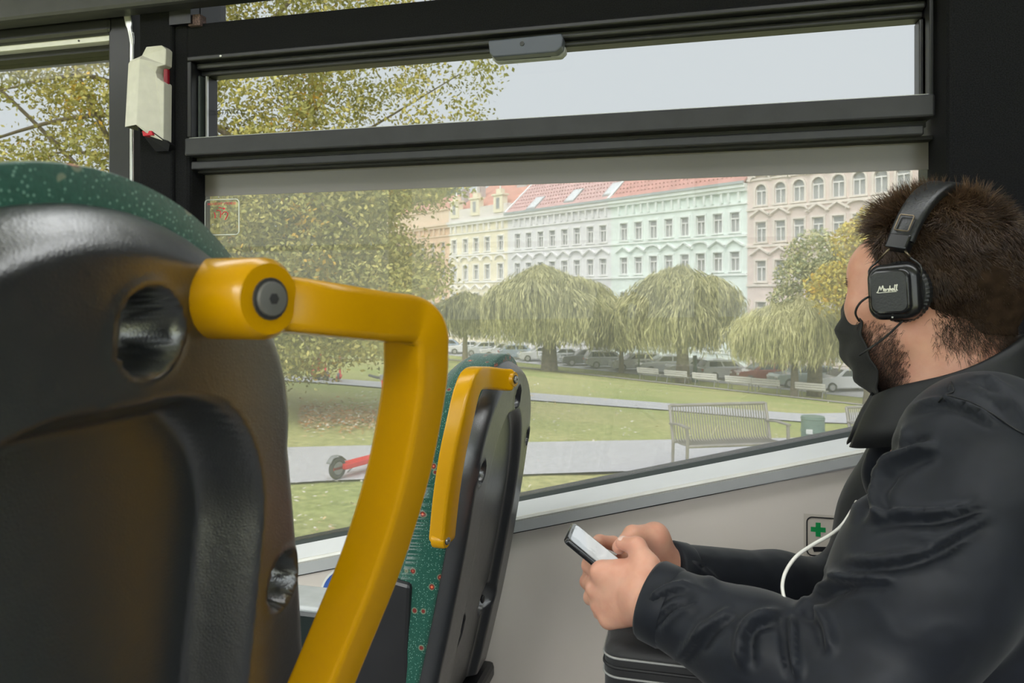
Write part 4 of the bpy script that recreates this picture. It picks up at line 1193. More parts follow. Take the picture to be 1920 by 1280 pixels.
def leafy(label, blobs, n, size, cols, seed, trunk=None, p=None):
    rs = np.random.RandomState(seed)
    B = np.array([tuple(P(a, b, c)) + (r,) for a, b, c, r in blobs])
    k = rs.choice(len(B), n, p=B[:, 3] ** 2 / (B[:, 3] ** 2).sum())
    dirs = rs.normal(size=(n, 3)); dirs /= np.linalg.norm(dirs, axis=1)[:, None]
    rad = rs.uniform(.25, 1, n) ** .5
    C_ = B[k, :3] + dirs * (B[k, 3] * rad)[:, None] * (1 + .2 * vnoise(dirs * 3, seed))[:, None]
    V, F = quads(C_, rs.uniform(.6, 1.2, n) * size, rs)
    px, py, d, r = blobs[0]
    root = thing('leafy_tree', trunk[0] if trunk else B[0, :3], label, 'tree')
    o = link('foliage', arr_mesh('foliage', V, F, cols, rs.choice(len(cols), n, p=p)), None, root); o['kind'] = 'stuff'
    if trunk:
        MB().tube(trunk, list(np.linspace(trunk_r(trunk), .1, len(trunk))), 10).obj('trunk', M_bark, root, smooth=True)
    return root
def trunk_r(t): return .5
gA = G(1635, 738)[0]
leafy('yellow autumn tree directly beside the face of the passenger', [(1600, 520, 40, 1.7), (1560, 540, 40, 1.4), (1640, 440, 40, 1.7), (1620, 600, 40, 1.4), (1680, 500, 40, 2.2), (1590, 450, 40, 1.0)], 9000, .13,
      [mat('golden_leaf', (.62, .50, .08), .7, var=.2, vscale=.6), M_leafB, M_leafC], 4, [C2W(.482 * 40, 40, ground_cam(.482 * 40, 40) - .2), P(1640, 650, 40), P(1640, 560, 40)], [.45, .42, .13])
leafy('grey-green tree crown in front of the pink house', [(1530, 480, 46, 1.9), (1500, 515, 46, 1.5), (1560, 520, 46, 1.7), (1470, 560, 46, 1.0)], 6000, .13,
      [mat('grey_green_leaf', (.36, .40, .22), .7, var=.2, vscale=.6), W2], 9, [C2W(.405 * 46, 46, ground_cam(.405 * 46, 46) - .2), P(1530, 600, 46), P(1530, 520, 46)])
leafy('dark green hilltop tree rising behind the orange house', [(700, 392, 150, 6), (750, 380, 150, 6), (800, 375, 152, 5), (850, 378, 150, 4), (650, 400, 145, 8)], 7000, .5,
      [mat('hill_tree_leaf', (.24, .28, .18), .8, var=.2, vscale=.2)], 14, [C2W(-.15 * 150, 150, -7), P(740, 480, 150), P(740, 390, 150)])
leafy('green park tree behind the large plane tree at the left', [(560, 560, 60, 6), (640, 560, 62, 5), (700, 590, 64, 4), (600, 480, 60, 6), (480, 560, 58, 6)], 9000, .2, [M_leafA, W3, W1], 31,
      [C2W(-.26 * 60, 60, ground_cam(-.26 * 60, 60) - .2), P(600, 600, 60), P(600, 540, 60)])

# --- street furniture
def local_at(root, loc, rz):
    root.location = loc; root.rotation_euler = (0, 0, rz)
M_benchw = mat('white_bench_slat', (.78, .77, .75), .6, var=.04); M_benchl = mat('grey_bench_iron', (.33, .33, .32), .6)
def white_bench():
    r = empty('park_bench')
    for k in range(3): MB().box(-.9, .9, -.02, .02, .52 + k * .14, .63 + k * .14, Matrix.Rotation(math.radians(8), 4, 'X')).obj('back_slat', M_benchw, r)
    for k in range(4): MB().box(-.9, .9, .06 + k * .11, .15 + k * .11, .42, .45).obj('seat_slat', M_benchw, r)
    for x in (-.7, .7):
        MB().tube([(x, .48, 0), (x, .40, .42), (x, .02, .42), (x, -.10, 0)], .03, 6).obj('leg', M_benchl, r)
        MB().tube([(x, .02, .42), (x, -.10, .93)], .03, 6).obj('back_post', M_benchl, r)
    return r
wb = None
names = ['leftmost white park bench of the far row', 'second white park bench from the left in the far row', 'third white park bench from the left in the far row', 'fourth white park bench from the left in the far row',
         'fifth white park bench from the left in the far row', 'white park bench nearest to the passenger in the far row']
for k, px in enumerate((1216, 1268, 1322, 1385, 1437, 1520)):
    u = (px - CX) / FPX; a0 = FA + 14.6 * QD; t = (a0[0] - u * a0[1]) / (u * TD[1] - TD[0])
    p = FW(t, 14.6, float(ground_q(14.6)))
    o = white_bench() if wb is None else copy_tree(wb)
    if wb is None: wb = o
    local_at(o, p, ANG + math.pi + .12)
    tag(o, names[k], 'bench', 'white park benches in the far row')
# near steel bench
M_steelb = mat('weathered_steel', (.36, .34, .31), .5, metal=.3, var=.1, vscale=6)
def steel_bench(L, nsl):
    r = empty('steel_bench'); m_ = M_steelb
    for k in range(nsl):
        x = -L / 2 + .03 + (L - .06) * k / (nsl - 1)
        if k == 0:
            pts = smoothline([(0, -.09, .86), (0, -.03, .62), (0, .02, .47), (0, .07, .43), (0, .16, .42), (0, .48, .44)], 4)
            s0 = MB().sweep([Vector(p) for p in pts], [(-.011, -.004), (.011, -.004), (.011, .004), (-.011, .004)], up=(1, 0, 0)).obj('slat', m_, r)
            s0.location = (x, 0, 0)
        else:
            s = s0.copy(); COL.objects.link(s); s.location = (x, 0, 0)
    MB().tube([(-L / 2, -.09, .865), (L / 2, -.09, .865)], .022, 8).obj('top_rail', m_, r)
    MB().tube([(-L / 2, .48, .44), (L / 2, .48, .44)], .02, 8).obj('front_rail', m_, r)
    MB().tube([(-L / 2, .03, .42), (L / 2, .03, .42)], .02, 8).obj('under_rail', m_, r)
    for sx in (-1, 1):
        x = sx * (L / 2 + .01)
        MB().tube([(x, -.09, .87), (x, .03, .42), (x, .0, 0)], .022, 8).obj('rear_leg', m_, r)
        MB().tube([(x, .46, 0), (x, .48, .44), (x, .47, .66)], .022, 8).obj('front_leg', m_, r)
        MB().sweep([(x, .50, .67), (x, .2, .67), (x, -.04, .64)], rrect(.03, .012, .01, 2)).obj('armrest', m_, r)
    return r
g0, dg0 = G(1352, 884)
b1 = steel_bench(1.32, 36); local_at(b1, g0, YAW + math.pi + math.radians(10))
tag(b1, 'slatted steel bench on the gravel path, near the window sill', 'bench')
g1, _ = G(1640, 862)
b2 = steel_bench(.9, 24); local_at(b2, g1, YAW + math.pi + math.radians(10)); tag(b2, 'second steel bench peeking out just left of the jacket collar', 'bench')
# litter bin
gb, db = G(1524, 834)
lb = thing('litter_bin', gb, 'green cylindrical litter bin with a pale notice beside steel bench', 'litter bin')
M_bin = mat('green_bin_metal', (.16, .24, .19), .5, var=.1, vscale=6)
rB = 21 * db / FPX; hB = 54 * db / FPX
MB().tube([gb, gb + Vector((0, 0, hB))], [rB, rB], 24).obj('drum', M_bin, lb, auto=40)
for z in (.04, .5, .93): MB().tube([gb + Vector((rB * 1.02 * math.cos(a), rB * 1.02 * math.sin(a), z * hB)) for a in np.linspace(0, 6.2832, 25)[:-1]], rB * .05, 6, closed=True).obj('hoop', M_bin, lb, smooth=True)
cd = Vector((-gb.x, -gb.y, 0)).normalized(); rt = Vector((-cd.y, cd.x, 0))
MB().prism([gb + cd * rB * 1.01 + rt * (a * rB) + Vector((0, 0, z * hB)) for a, z in ((-.55, .44), (.0, .44), (.0, .60), (-.55, .60))], cd * .01).obj('notice', mat('pale_notice', (.62, .66, .62), .6), lb)
# scooters
M_sred = mat('scooter_red', (.85, .03, .045), .4); M_sgry = mat('scooter_grey', (.25, .26, .27), .5); M_tyre = mat('scooter_tyre', (.09, .09, .09), .8); M_swht = mat('scooter_white', (.78, .78, .76), .5)
def scooter():
    r = empty('electric_scooter')
    for x, nm in ((-.42, 'rear_wheel'), (.46, 'front_wheel')):
        w = MB().tube([(x + .10 * math.cos(a), 0, .125 + .10 * math.sin(a)) for a in np.linspace(0, 6.2832, 23)[:-1]], .026, 8, closed=True).obj(nm, M_tyre, r, smooth=True)
        MB().cyl((x, -.02, .125), (x, .02, .125), .075, sides=14).obj('hub', M_sgry, w, auto=40)
    MB().box(-.36, .30, -.075, .075, .10, .165).obj('deck', M_sred, r, bevel=.012)
    MB().box(-.50, -.30, -.02, .02, .11, .14).obj('rear_arm', M_sred, r)
    MB().sweep(smoothline([(-.56, 0, .20), (-.50, 0, .26), (-.40, 0, .265), (-.31, 0, .20)], 4), rrect(.035, .005, .004, 2), up=(0, 0, 1)).obj('mudguard', M_sgry, r, smooth=True)
    MB().sweep([(.28, 0, .13), (.38, 0, .25), (.44, 0, .34)], rrect(.03, .03, .012, 2)).obj('neck', M_sred, r)
    MB().tube([(.46, 0, .13), (.43, 0, .36), (.39, 0, .74)], .028, 10).obj('stem', M_sred, r)
    MB().tube([(.39, 0, .73), (.38, 0, .84)], .029, 10).obj('stem_band', M_swht, r)
    MB().tube([(.38, 0, .84), (.355, 0, 1.06)], .027, 10).obj('upper_stem', M_sred, r)
    MB().tube([(.36, -.24, 1.10), (.352, -.1, 1.08), (.352, .1, 1.08), (.36, .24, 1.10)], .017, 8).obj('handlebar', M_tyre, r)
    MB().box(.33, .39, -.04, .04, 1.05, 1.12).obj('display', M_sgry, r, bevel=.008)
    MB().tube([(-.05, .06, .11), (-.12, .14, .0)], .01, 6).obj('kickstand', M_sgry, r)
    return r
sc0 = scooter(); p_, d_ = G(681, 889, .03)
local_at(sc0, p_, YAW + math.radians(58))
tag(sc0, 'red electric scooter standing on the gravel path beside yellow handle', 'scooter', 'red rental scooters')
for k, (px, py, a) in enumerate(((589, 711, 70), (597, 712, 66), (604, 712.5, 72), (612, 713, 68), (636, 716, 60))):
    s = copy_tree(sc0); p_, d_ = G(px, py, .03); local_at(s, p_, YAW + math.radians(a + 40))
    tag(s, ('red scooter at the left end of the far scooter row', 'second scooter from left in the far scooter row', 'middle scooter of the far scooter row', 'fourth scooter from left in the far scooter row', 'red scooter parked alone right of the far scooter row')[k], 'scooter', 'red rental scooters')
# parked cars
M_tint = mat('car_window', (.05, .06, .065), .1, spec=.8); M_lamp2 = mat('car_lamp', (.8, .8, .8), .2); M_hub = mat('car_hub', (.5, .5, .5), .4, metal=.7)
CAR = {}
def car(paint, kind):
    r = empty('parked_car')
    L = 4.3; 
    side = [(-2.15, .35), (-2.12, .72), (-2.0, .88), (-1.1, .95), (-.45, .99), (1.9, .98), (2.12, .85), (2.15, .40), (1.9, .24), (-1.9, .24)]
    roof = {'hatch': [(-1.05, .93), (-.35, 1.42), (.2, 1.48), (1.35, 1.44), (1.95, .96)], 'estate': [(-1.0, .93), (-.3, 1.45), (.3, 1.50), (1.75, 1.46), (2.08, .96)], 'sedan': [(-.95, .93), (-.25, 1.38), (.3, 1.42), (.9, 1.38), (1.6, .98)]}[kind]
    key = (paint.name, kind)
    MB().prism([(x, -.86, z) for x, z in side], (0, 1.72, 0)).obj('body', paint, r, bevel=.07, bseg=3)
    m = MB(); n = len(roof)
    v = [(x, -.80 + .20 * (z - .93), z) for x, z in roof] + [(x, .80 - .20 * (z - .93), z) for x, z in roof]
    m.add(v, [tuple(range(n)), tuple(range(2 * n - 1, n - 1, -1))] + [(i, i + 1, n + i + 1, n + i) for i in range(n - 1)] + [(n - 1, 0, n, 2 * n - 1)])
    m.obj('cabin', paint, r, bevel=.05, bseg=2)
    for sgn in (-1, 1):
        for a, b in ((.04, .47), (.53, .93)):
            xa0, xb0 = roof[0][0], roof[-1][0]
            lo0 = xa0 + (xb0 - xa0) * (.10 + a * .82); lo1 = xa0 + (xb0 - xa0) * (.10 + b * .82)
            ta, tb_ = roof[1][0], roof[3][0]
            hi0 = ta + (tb_ - ta) * (a * .98 + .02); hi1 = ta + (tb_ - ta) * (b * .98 + .02)
            pts = [(lo0, sgn * .79, 1.0), (lo1, sgn * .79, 1.0), (hi1, sgn * .722, 1.36 if kind != 'sedan' else 1.31), (hi0, sgn * .722, 1.36 if kind != 'sedan' else 1.31)]
            MB().prism(pts, (0, sgn * .014, 0)).obj('side_window', M_tint, r)
    def across(p, q, nm):
        d_ = Vector((q[0] - p[0], 0, q[1] - p[1])).normalized(); nn = Vector((-d_.z, 0, d_.x)) * .012
        if nm == 'rear_window': nn = -nn
        a_ = Vector((p[0], 0, p[1])).lerp(Vector((q[0], 0, q[1])), .12); b_ = Vector((p[0], 0, p[1])).lerp(Vector((q[0], 0, q[1])), .92)
        pts = [a_ + Vector((0, -.70, 0)), a_ + Vector((0, .70, 0)), b_ + Vector((0, .62, 0)), b_ + Vector((0, -.62, 0))]
        MB().prism([p_ + (nn if nn.z > 0 or True else -nn) for p_ in pts], nn * .8).obj(nm, M_tint, r)
    across(roof[0], roof[1], 'windscreen'); across(roof[-1], roof[-2], 'rear_window')
    for x in (-1.32, 1.32):
        for y in (-.80, .80):
            w = MB().cyl((x, y - .1, .31), (x, y + .1, .31), .31, sides=18).obj('wheel', M_tyre, r, auto=40)
            MB().cyl((x, y + (.1 if y > 0 else -.1), .31), (x, y + (.108 if y > 0 else -.108), .31), .19, sides=12).obj('hub_cap', M_hub, w)
    for y in (-.62, .62):
        MB().box(-2.17, -2.05, y - .17, y + .17, .62, .76).obj('headlamp', M_lamp2, r, bevel=.02)
        MB().box(2.06, 2.17, y - .15, y + .15, .66, .84).obj('tail_lamp', mat('tail_lamp_red', (.4, .02, .02), .3), r, bevel=.02)
    return r
pw = mat('car_paint_white', (.78, .79, .80), .2, coat=.8); ps = mat('car_paint_silver', (.62, .65, .67), .25, metal=.15, coat=.8); pd = mat('car_paint_dark_grey', (.16, .17, .18), .2, coat=.8); pb = mat('car_paint_blue', (.36, .45, .56), .2, coat=.8); pg = mat('car_paint_green_grey', (.40, .47, .47), .2, coat=.8); pr_ = mat('car_paint_maroon', (.28, .07, .06), .2, coat=.8)
protos = {}
kinds = ['hatch', 'estate', 'sedan']
seq = [('white', 0), ('greygreen', 1), ('maroon', 0), ('silver', 1), ('white', 2), ('silver', 0), ('white', 1), ('silver', 1), ('dark', 1), ('silver', 2), ('white', 2), ('blue', 0), ('white', 1), ('silver', 0), ('white', 2), ('blue', 1)]
PM = {'white': pw, 'silver': ps, 'dark': pd, 'blue': pb, 'greygreen': pg, 'maroon': pr_}
ordn = ['nearest', 'second', 'third', 'fourth', 'fifth', 'sixth', 'seventh', 'eighth', 'ninth', 'tenth', 'eleventh', 'twelfth', 'thirteenth', 'fourteenth', 'fifteenth', 'farthest']
wrd = {'hatch': 'hatchback', 'estate': 'estate car', 'sedan': 'saloon car'}
for k, (colr, ki) in enumerate(seq):
    kind = kinds[ki]; key = (colr, kind)
    if key not in protos: o = protos[key] = car(PM[colr], kind)
    else: o = copy_tree(protos[key])
    t = -10.2 + 2.95 * k
    local_at(o, FW(t, 8.6, STREET + .03), YAW + math.radians(6) + (math.pi if k % 4 == 3 else 0))
    cn = {'greygreen': 'grey-green', 'dark': 'dark grey'}.get(colr, colr)
    tag(o, ('%s %s parked nearest to the seated person' % (cn, wrd[kind])) if k == 0 else ('%s %s, %s from the right in the row of parked cars' % (cn, wrd[kind], ordn[k] if k < 15 else 'last')), 'car', 'cars parked along the street')
# lamp posts and low wall at the far left
for px, nm in ((1198, 'thin lamp post between the two broad willows'), (1303, 'dark green street post beside the second willow')):
    p_, d_ = G(px, np.interp(px, [1198, 1303], [703, 716]))
    o = thing('street_post', p_, nm, 'post')
    MB().tube([p_, p_ + Vector((0, 0, 3.8 if px == 1198 else 1.9))], .07 if px == 1198 else .16, 10).obj('shaft', mat('post_green', (.12, .19, .16), .6), o, smooth=True)
    MB().tube([p_, p_ + Vector((0, 0, .35))], .14 if px == 1198 else .24, 10).obj('foot', mat('post_green', (.12, .19, .16), .6), o)
p_, d_ = G(690, 664)
lw = thing('low_wall', p_, 'low grey wall with pale coping at the far end of the lawn', 'wall')
rt = Vector((CS, SN, 0)); fw = Vector((-SN, CS, 0))
for k in range(5):
    a = p_ + rt * (-5 + k * 2.2) + fw * .5
    MB().box(-1.05, 1.05, -.15, .15, -.3, 1.15, Matrix.Translation(a) @ Matrix.Rotation(YAW, 4, 'Z')).obj('wall_panel', mat('grey_render', (.42, .43, .45), .9, var=.1, vscale=1), lw)
MB().box(-6.2, 5.2, -.25, .25, 1.15, 1.3, Matrix.Translation(p_ + fw * .5) @ Matrix.Rotation(YAW, 4, 'Z')).obj('coping', M_path, lw)
# ================================================================== the passenger
def skin_mat():
    m = bpy.data.materials.new('skin'); m.use_nodes = True
    nt = m.node_tree; n = nt.nodes; l = nt.links; b = n['Principled BSDF']
    b.inputs['Roughness'].default_value = .46; b.inputs['Specular IOR Level'].default_value = .4
    b.inputs['Subsurface Weight'].default_value = .25; b.inputs['Subsurface Radius'].default_value = (.012, .004, .002); b.inputs['Subsurface Scale'].default_value = .5
    t = n.new('ShaderNodeTexCoord'); x = n.new('ShaderNodeTexNoise'); x.inputs['Scale'].default_value = 28; x.inputs['Detail'].default_value = 5
    l.new(t.outputs['Object'], x.inputs['Vector']); r = n.new('ShaderNodeValToRGB')
    e = r.color_ramp.elements; e[0].position = .3; e[0].color = (.60, .29, .20, 1); e[1].position = .7; e[1].color = (.72, .40, .285, 1)
    l.new(x.outputs['Fac'], r.inputs['Fac']); l.new(r.outputs['Color'], b.inputs['Base Color'])
    y = n.new('ShaderNodeTexNoise'); y.inputs['Scale'].default_value = 260; y.inputs['Detail'].default_value = 3; l.new(t.outputs['Object'], y.inputs['Vector'])
    bp = n.new('ShaderNodeBump'); bp.inputs['Strength'].default_value = .12; bp.inputs['Distance'].default_value = .0015
    l.new(y.outputs['Fac'], bp.inputs['Height']); l.new(bp.outputs['Normal'], b.inputs['Normal'])
    return m
M_skin = skin_mat()
M_jacket = mat('navy_black_jacket', (.0075, .0095, .0140), .55, var=.15, vscale=40, bump=.12, bscale=700, spec=.26, sheen=.08)
M_collar = mat('black_collar_cloth', (.005, .006, .007), .6, var=.1, vscale=60, bump=.15, bscale=500)
M_trous = mat('dark_denim', (.018, .020, .028), .85, var=.2, vscale=80, bump=.2, bscale=400)
M_hair = mat('brown_hair', (.060, .034, .020), .42, var=.35, vscale=60, spec=.5)
M_hair2 = mat('lit_brown_hair', (.15, .088, .05), .42, var=.3, vscale=60, spec=.5)  # paler brown, also used for painted backlight on the crown
M_beard = mat('dark_brown_beard', (.045, .024, .016), .5)
M_leather = mat('black_leather', (.012, .013, .014), .38, bump=.5, bscale=420, spec=.6)
M_bplast = mat('satin_black_plastic', (.010, .010, .011), .26, spec=.6)
M_mask = mat('charcoal_face_mask', (.007, .0075, .007), .75, var=.2, vscale=100, bump=.3, bscale=500, sheen=.05)
M_cord = mat('black_cord', (.010, .010, .010), .7)

HO = P(1737, 548, .98)                                     # point between the ears
hth = math.radians(38)
hF = Vector((-math.cos(hth), math.sin(hth), 0)); hU = Vector((0, 0, 1)); hL = hU.cross(hF)     # forward, up, left
tiltm = Matrix.Rotation(math.radians(3), 3, hL)
hF = tiltm @ hF; hU = tiltm @ hU
HR = np.array([tuple(hF), tuple(hL), tuple(hU)]).T         # columns = axes
def H(f, l, u): return HO + hF * f + hL * l + hU * u
person = thing('person', (HO.x + .05, HO.y, FLOOR), 'seated person in dark jacket, black headphones and mask, holding a phone with both hands', 'person')
SL = P(1850, 868, .80); SR = Vector((SL.x + .06, 2 * HO.y - SL.y - .02, SL.z)); EL = P(1612, 1312, .79); WL = P(1216, 1120, .93)
ER = P(1606, 1140, 1.19); WR = P(1258, 1078, 1.085); NB = H(-.035, 0, -.205)
PEL = Vector((HO.x + .14, HO.y, -.70))

S = SDF((-.24, .66, -.60), (.62, 1.46, .17), .0027)
# head
S.ell(H(-.014, 0, .028), (.094, .074, .086), HR, .02)
S.ell(H(.040, 0, -.035), (.056, .060, .082), HR, .03)
S.ell(H(.055, 0, .030), (.040, .058, .045), HR, .02)         # brow and forehead
for s in (-1, 1):
    S.cone(H(.000, s * .052, -.055), H(.070, s * .018, -.104), .020, .017, .02)      # jaw
    S.ell(H(.058, s * .040, -.016), (.026, .021, .020), HR, .03)                   # cheekbone
    S.cone(H(.079, s * .012, .020), H(.066, s * .046, .019), .0095, .008, .012)   # brow ridge
    S.ell(H(.094, s * .033, .000), (.016, .017, .011), HR, .010, sub=True)          # eye socket
    S.ell(H(.076, s * .033, .000), (.013, .0135, .0125), HR, .003)                 # eyeball with lids
    S.ell(H(-.012, s * .078, -.002), (.018, .009, .031), HR, .008)                # ear
    S.ell(H(-.006, s * .086, .002), (.009, .006, .017), HR, .004, sub=True)
S.cone(H(.078, 0, -.098), H(.086, 0, -.088), .021, .016, .015)                     # chin
S.cone(H(.090, 0, .006), H(.104, 0, -.034), .009, .0115, .012)                      # nose
for s in (-1, 1): S.ell(H(.095, s * .012, -.037), (.010, .008, .008), HR, .006)
S.ell(H(.089, 0, -.066), (.012, .024, .006), HR, .006); S.ell(H(.088, 0, -.076), (.011, .021, .006), HR, .006)
# neck and trunk
S.cone(H(-.028, 0, -.045), NB, .060, .066, .025)
S.cone(H(.01, 0, -.09), H(-.035, .0, -.20), .040, .046, .03)
S.cone(NB, SL + Vector((.01, .05, .0)), .065, .055, .05, m=.06); S.cone(NB, SR + Vector((.01, -.05, 0)), .065, .055, .05, m=.06)
S.ell((HO.x + .05, HO.y, -.33), (.105, .155, .20), None, .05, m=.05)
S.ell((HO.x + .08, HO.y, -.52), (.11, .15, .16), None, .05, m=.05)
# arms
for a, b, c in ((SL, EL, WL), (SR, ER, WR)):
    S.cone(a, b, .050, .040, .03); S.cone(b, b.lerp(c, .35), .040, .043, .02); S.cone(b.lerp(c, .3), c, .043, .027, .02)
# left hand (near)
def finger(pts, rads, k0=.008, k=.004):
    for i in range(len(pts) - 1):
        S.cone(pts[i], pts[i + 1], rads[i], rads[i + 1], k0 if i == 0 else k)
LM = [P(1129, 1072, .975), P(1121, 1102, .985), P(1129, 1133, .985), P(1144, 1160, .975)]      # knuckles
for i, q in enumerate(LM):
    S.cone(WL + Vector((0, .004 * (1.5 - i), (.012 - .008 * i))), q, .021 if i in (1, 2) else .018, .0125 - .0008 * (i == 3), .014)
S.cone(WL + (WL - EL).normalized() * -.03, WL, .028, .026, .02)
S.ell(LM[1].lerp(WL, .45) + Vector((.006, .012, -.004)), (.040, .020, .040), None, .015)
for q, r_ in zip(LM, (.0118, .0122, .0115, .0105)):
    S.ell(q + Vector((-.003, -.004, .001)), (r_, r_, r_), None, .008)
LF = [[P(1104, 1060, 1.02), P(1106, 1044, 1.045), P(1122, 1036, 1.058)],
      [P(1101, 1090, 1.035), P(1106, 1072, 1.065), P(1124, 1062, 1.075)],
      [P(1107, 1120, 1.035), P(1112, 1101, 1.062), P(1130, 1090, 1.075)],
      [P(1124, 1148, 1.018), P(1128, 1128, 1.042), P(1144, 1116, 1.055)]]
for q, fs, r in zip(LM, LF, (.0098, .0100, .0095, .0084)):
    finger([q] + fs, [r * 1.12, r, r * .92, r * .82])
finger([P(1215, 1095, .945), P(1212, 1060, .950), P(1194, 1024, .972), P(1166, 1018, .990)], [.021, .0150, .0118, .0090], .014, .006)
S.cone(P(1212, 1066, .952), P(1140, 1080, .972), .013, .011, .016)                # web between thumb and forefinger
# right hand (far)
RM = [P(1188, 1040, 1.085), P(1178, 1062, 1.09), P(1180, 1084, 1.085), P(1190, 1102, 1.07)]
for i, q in enumerate(RM):
    S.cone(WR + Vector((0, 0, .012 - .008 * i)), q, .020, .0125, .014)
S.ell(RM[1].lerp(WR, .5), (.036, .020, .036), None, .015)
RFg = [[P(1150, 1018, 1.10), P(1124, 1014, 1.085), P(1112, 1022, 1.065)],
       [P(1140, 1050, 1.105), P(1122, 1040, 1.085), P(1118, 1036, 1.065)],
       [P(1142, 1076, 1.10), P(1128, 1066, 1.08), P(1126, 1058, 1.062)],
       [P(1156, 1094, 1.085), P(1144, 1086, 1.07), P(1140, 1076, 1.058)]]
for q, fs, r in zip(RM, RFg, (.0100, .0100, .0095, .0084)):
    finger([q] + fs, [r * 1.12, r, r * .92, r * .82])
finger([P(1248, 1052, 1.075), P(1228, 1003, 1.055), P(1186, 1002, 1.035), P(1160, 1026, 1.012)], [.023, .0165, .0122, .0092], .014, .006)
S.cone(P(1230, 1012, 1.058), P(1192, 1036, 1.085), .016, .013, .016)
bv_, bf_ = S.mesh(1)
body = link('body', arr_mesh('body', bv_, bf_, [M_skin], smooth=True), None, person)
# finger nails
for a, b, dd in ((P(1194, 1024, .972), P(1166, 1018, .990), .006), (P(1186, 1002, 1.035), P(1160, 1026, 1.012), .006)):
    ax = (b - a).normalized(); c = a.lerp(b, .88)
    up = Vector((.25, -.45, .86)); up = (up - ax * up.dot(ax)).normalized(); sd = ax.cross(up)
    R3 = Matrix((ax, sd, up)).transposed()
    MB().ball(c + up * .0072, (.0072, .0058, .0022), 14, 8, R3).obj('fingernail', mat('nail', (.78, .55, .47), .25), body, smooth=True)
# eyes (thin lids cover the SDF eyeball; iris facing forward)
for s in (-1, 1):
    MB().ball(H(.0795, s * .033, .0), (.0105, .0115, .0075), 14, 10, Matrix(HR.tolist())).obj('eye', mat('eye_white', (.7, .66, .62), .2), body, smooth=True)
    MB().ball(H(.0885, s * .034, .0), (.0025, .0045, .0045), 12, 8, Matrix(HR.tolist())).obj('iris', mat('brown_iris', (.08, .04, .02), .15), body, smooth=True)

# ---------------- jacket
J = SDF((-.24, .60, -.78), (.68, 1.52, -.05), .0048)
def jarm(a, b, c, r0, r1, r2, cuff):
    J.cone(a, a.lerp(b, .5), r0, (r0 + r1) / 2 * 1.02, .05, m=.06); J.cone(a.lerp(b, .5), b, (r0 + r1) / 2 * 1.02, r1, .04, m=.06)
    J.cone(b, b.lerp(c, .45), r1, (r1 + r2) / 2 * 1.04, .03, m=.06); J.cone(b.lerp(c, .45), cuff, (r1 + r2) / 2 * 1.04, r2, .02, m=.06)
CL = EL.lerp(WL, .93); CR = ER.lerp(WR, .98)
jarm(SL + Vector((.0, .015, -.012)), EL, WL, .088, .074, .046, CL)
jarm(SR + Vector((.0, -.015, -.012)), ER, WR, .088, .070, .046, CR)
J.ell((HO.x + .070, HO.y, -.33), (.122, .20, .215), None, .06, m=.08)
J.ell((HO.x + .075, HO.y, -.55), (.160, .205, .20), None, .07, m=.08)
J.ell((HO.x + .065, HO.y - .015, -.42), (.116, .17, .20), None, .06, m=.08)
J.cone(NB + Vector((.01, 0, .015)), SL + Vector((.012, .03, .022)), .078, .068, .05, m=.08); J.cone(NB + Vector((.01, 0, .015)), SR + Vector((.012, -.03, .022)), .078, .068, .05, m=.08)
J.cone(NB + Vector((-.01, 0, -.03)), Vector((HO.x + .015, HO.y, -.24)), .075, .085, .05, m=.08)
# cuffs end flat and hollow
for e, c, cf in ((EL, WL, CL), (ER, WR, CR)):
    n = (c - e).normalized(); p = cf + n * .012
    lo_ = np.array(cf) - .09; hi_ = np.array(cf) + .09
    J.plane_cut(p, n, lo_, hi_)
    J.cone(cf - n * .02, cf + n * .06, .040, .041, .004, sub=True, m=.02)
# open neck
J.cone(H(-.03, 0, -.10), NB + Vector((.0, 0, .03)), .064, .062, .015, sub=True)
jv, jf = J.mesh(1)
# sculpt folds: each crease is a line on the visible side with its own strength (mm) and width (px)
N = vnormals(jv, jf); px_, py_, d_ = proj(jv)
view = jv / np.linalg.norm(jv, axis=1)[:, None]
facing = np.clip(-(N * view).sum(1), 0, 1) ** .5
dz = np.zeros(len(jv))
def crease(pts, amp, w, asym=.6):
    """ridge along pts with a valley on one side"""
    global dz
    pts = np.array([(p.x, p.y) for p in smoothline([(a, b, 0) for a, b in pts], 5)]); best = np.full(len(px_), 1e9); sg = np.zeros(len(px_)); tt = np.zeros(len(px_))
    n = len(pts) - 1
    for i in range(n):
        a, b = pts[i], pts[i + 1]; ab = b - a; L = ab @ ab + 1e-9
        t = np.clip(((px_ - a[0]) * ab[0] + (py_ - a[1]) * ab[1]) / L, 0, 1)
        ex = px_ - a[0] - t * ab[0]; ey = py_ - a[1] - t * ab[1]; dd = np.hypot(ex, ey)
        up = dd < best; best = np.where(up, dd, best); sg = np.where(up, np.sign(ab[0] * ey - ab[1] * ex), sg); tt = np.where(up, (i + t) / n, tt)
    s = best * sg / w
    fade = np.clip(np.minimum(tt, 1 - tt) * 5, 0, 1)
    dz += amp * .001 * fade * (np.exp(-s * s) - asym * np.exp(-(s - 1.5) ** 2)) * (d_ < 1.06)
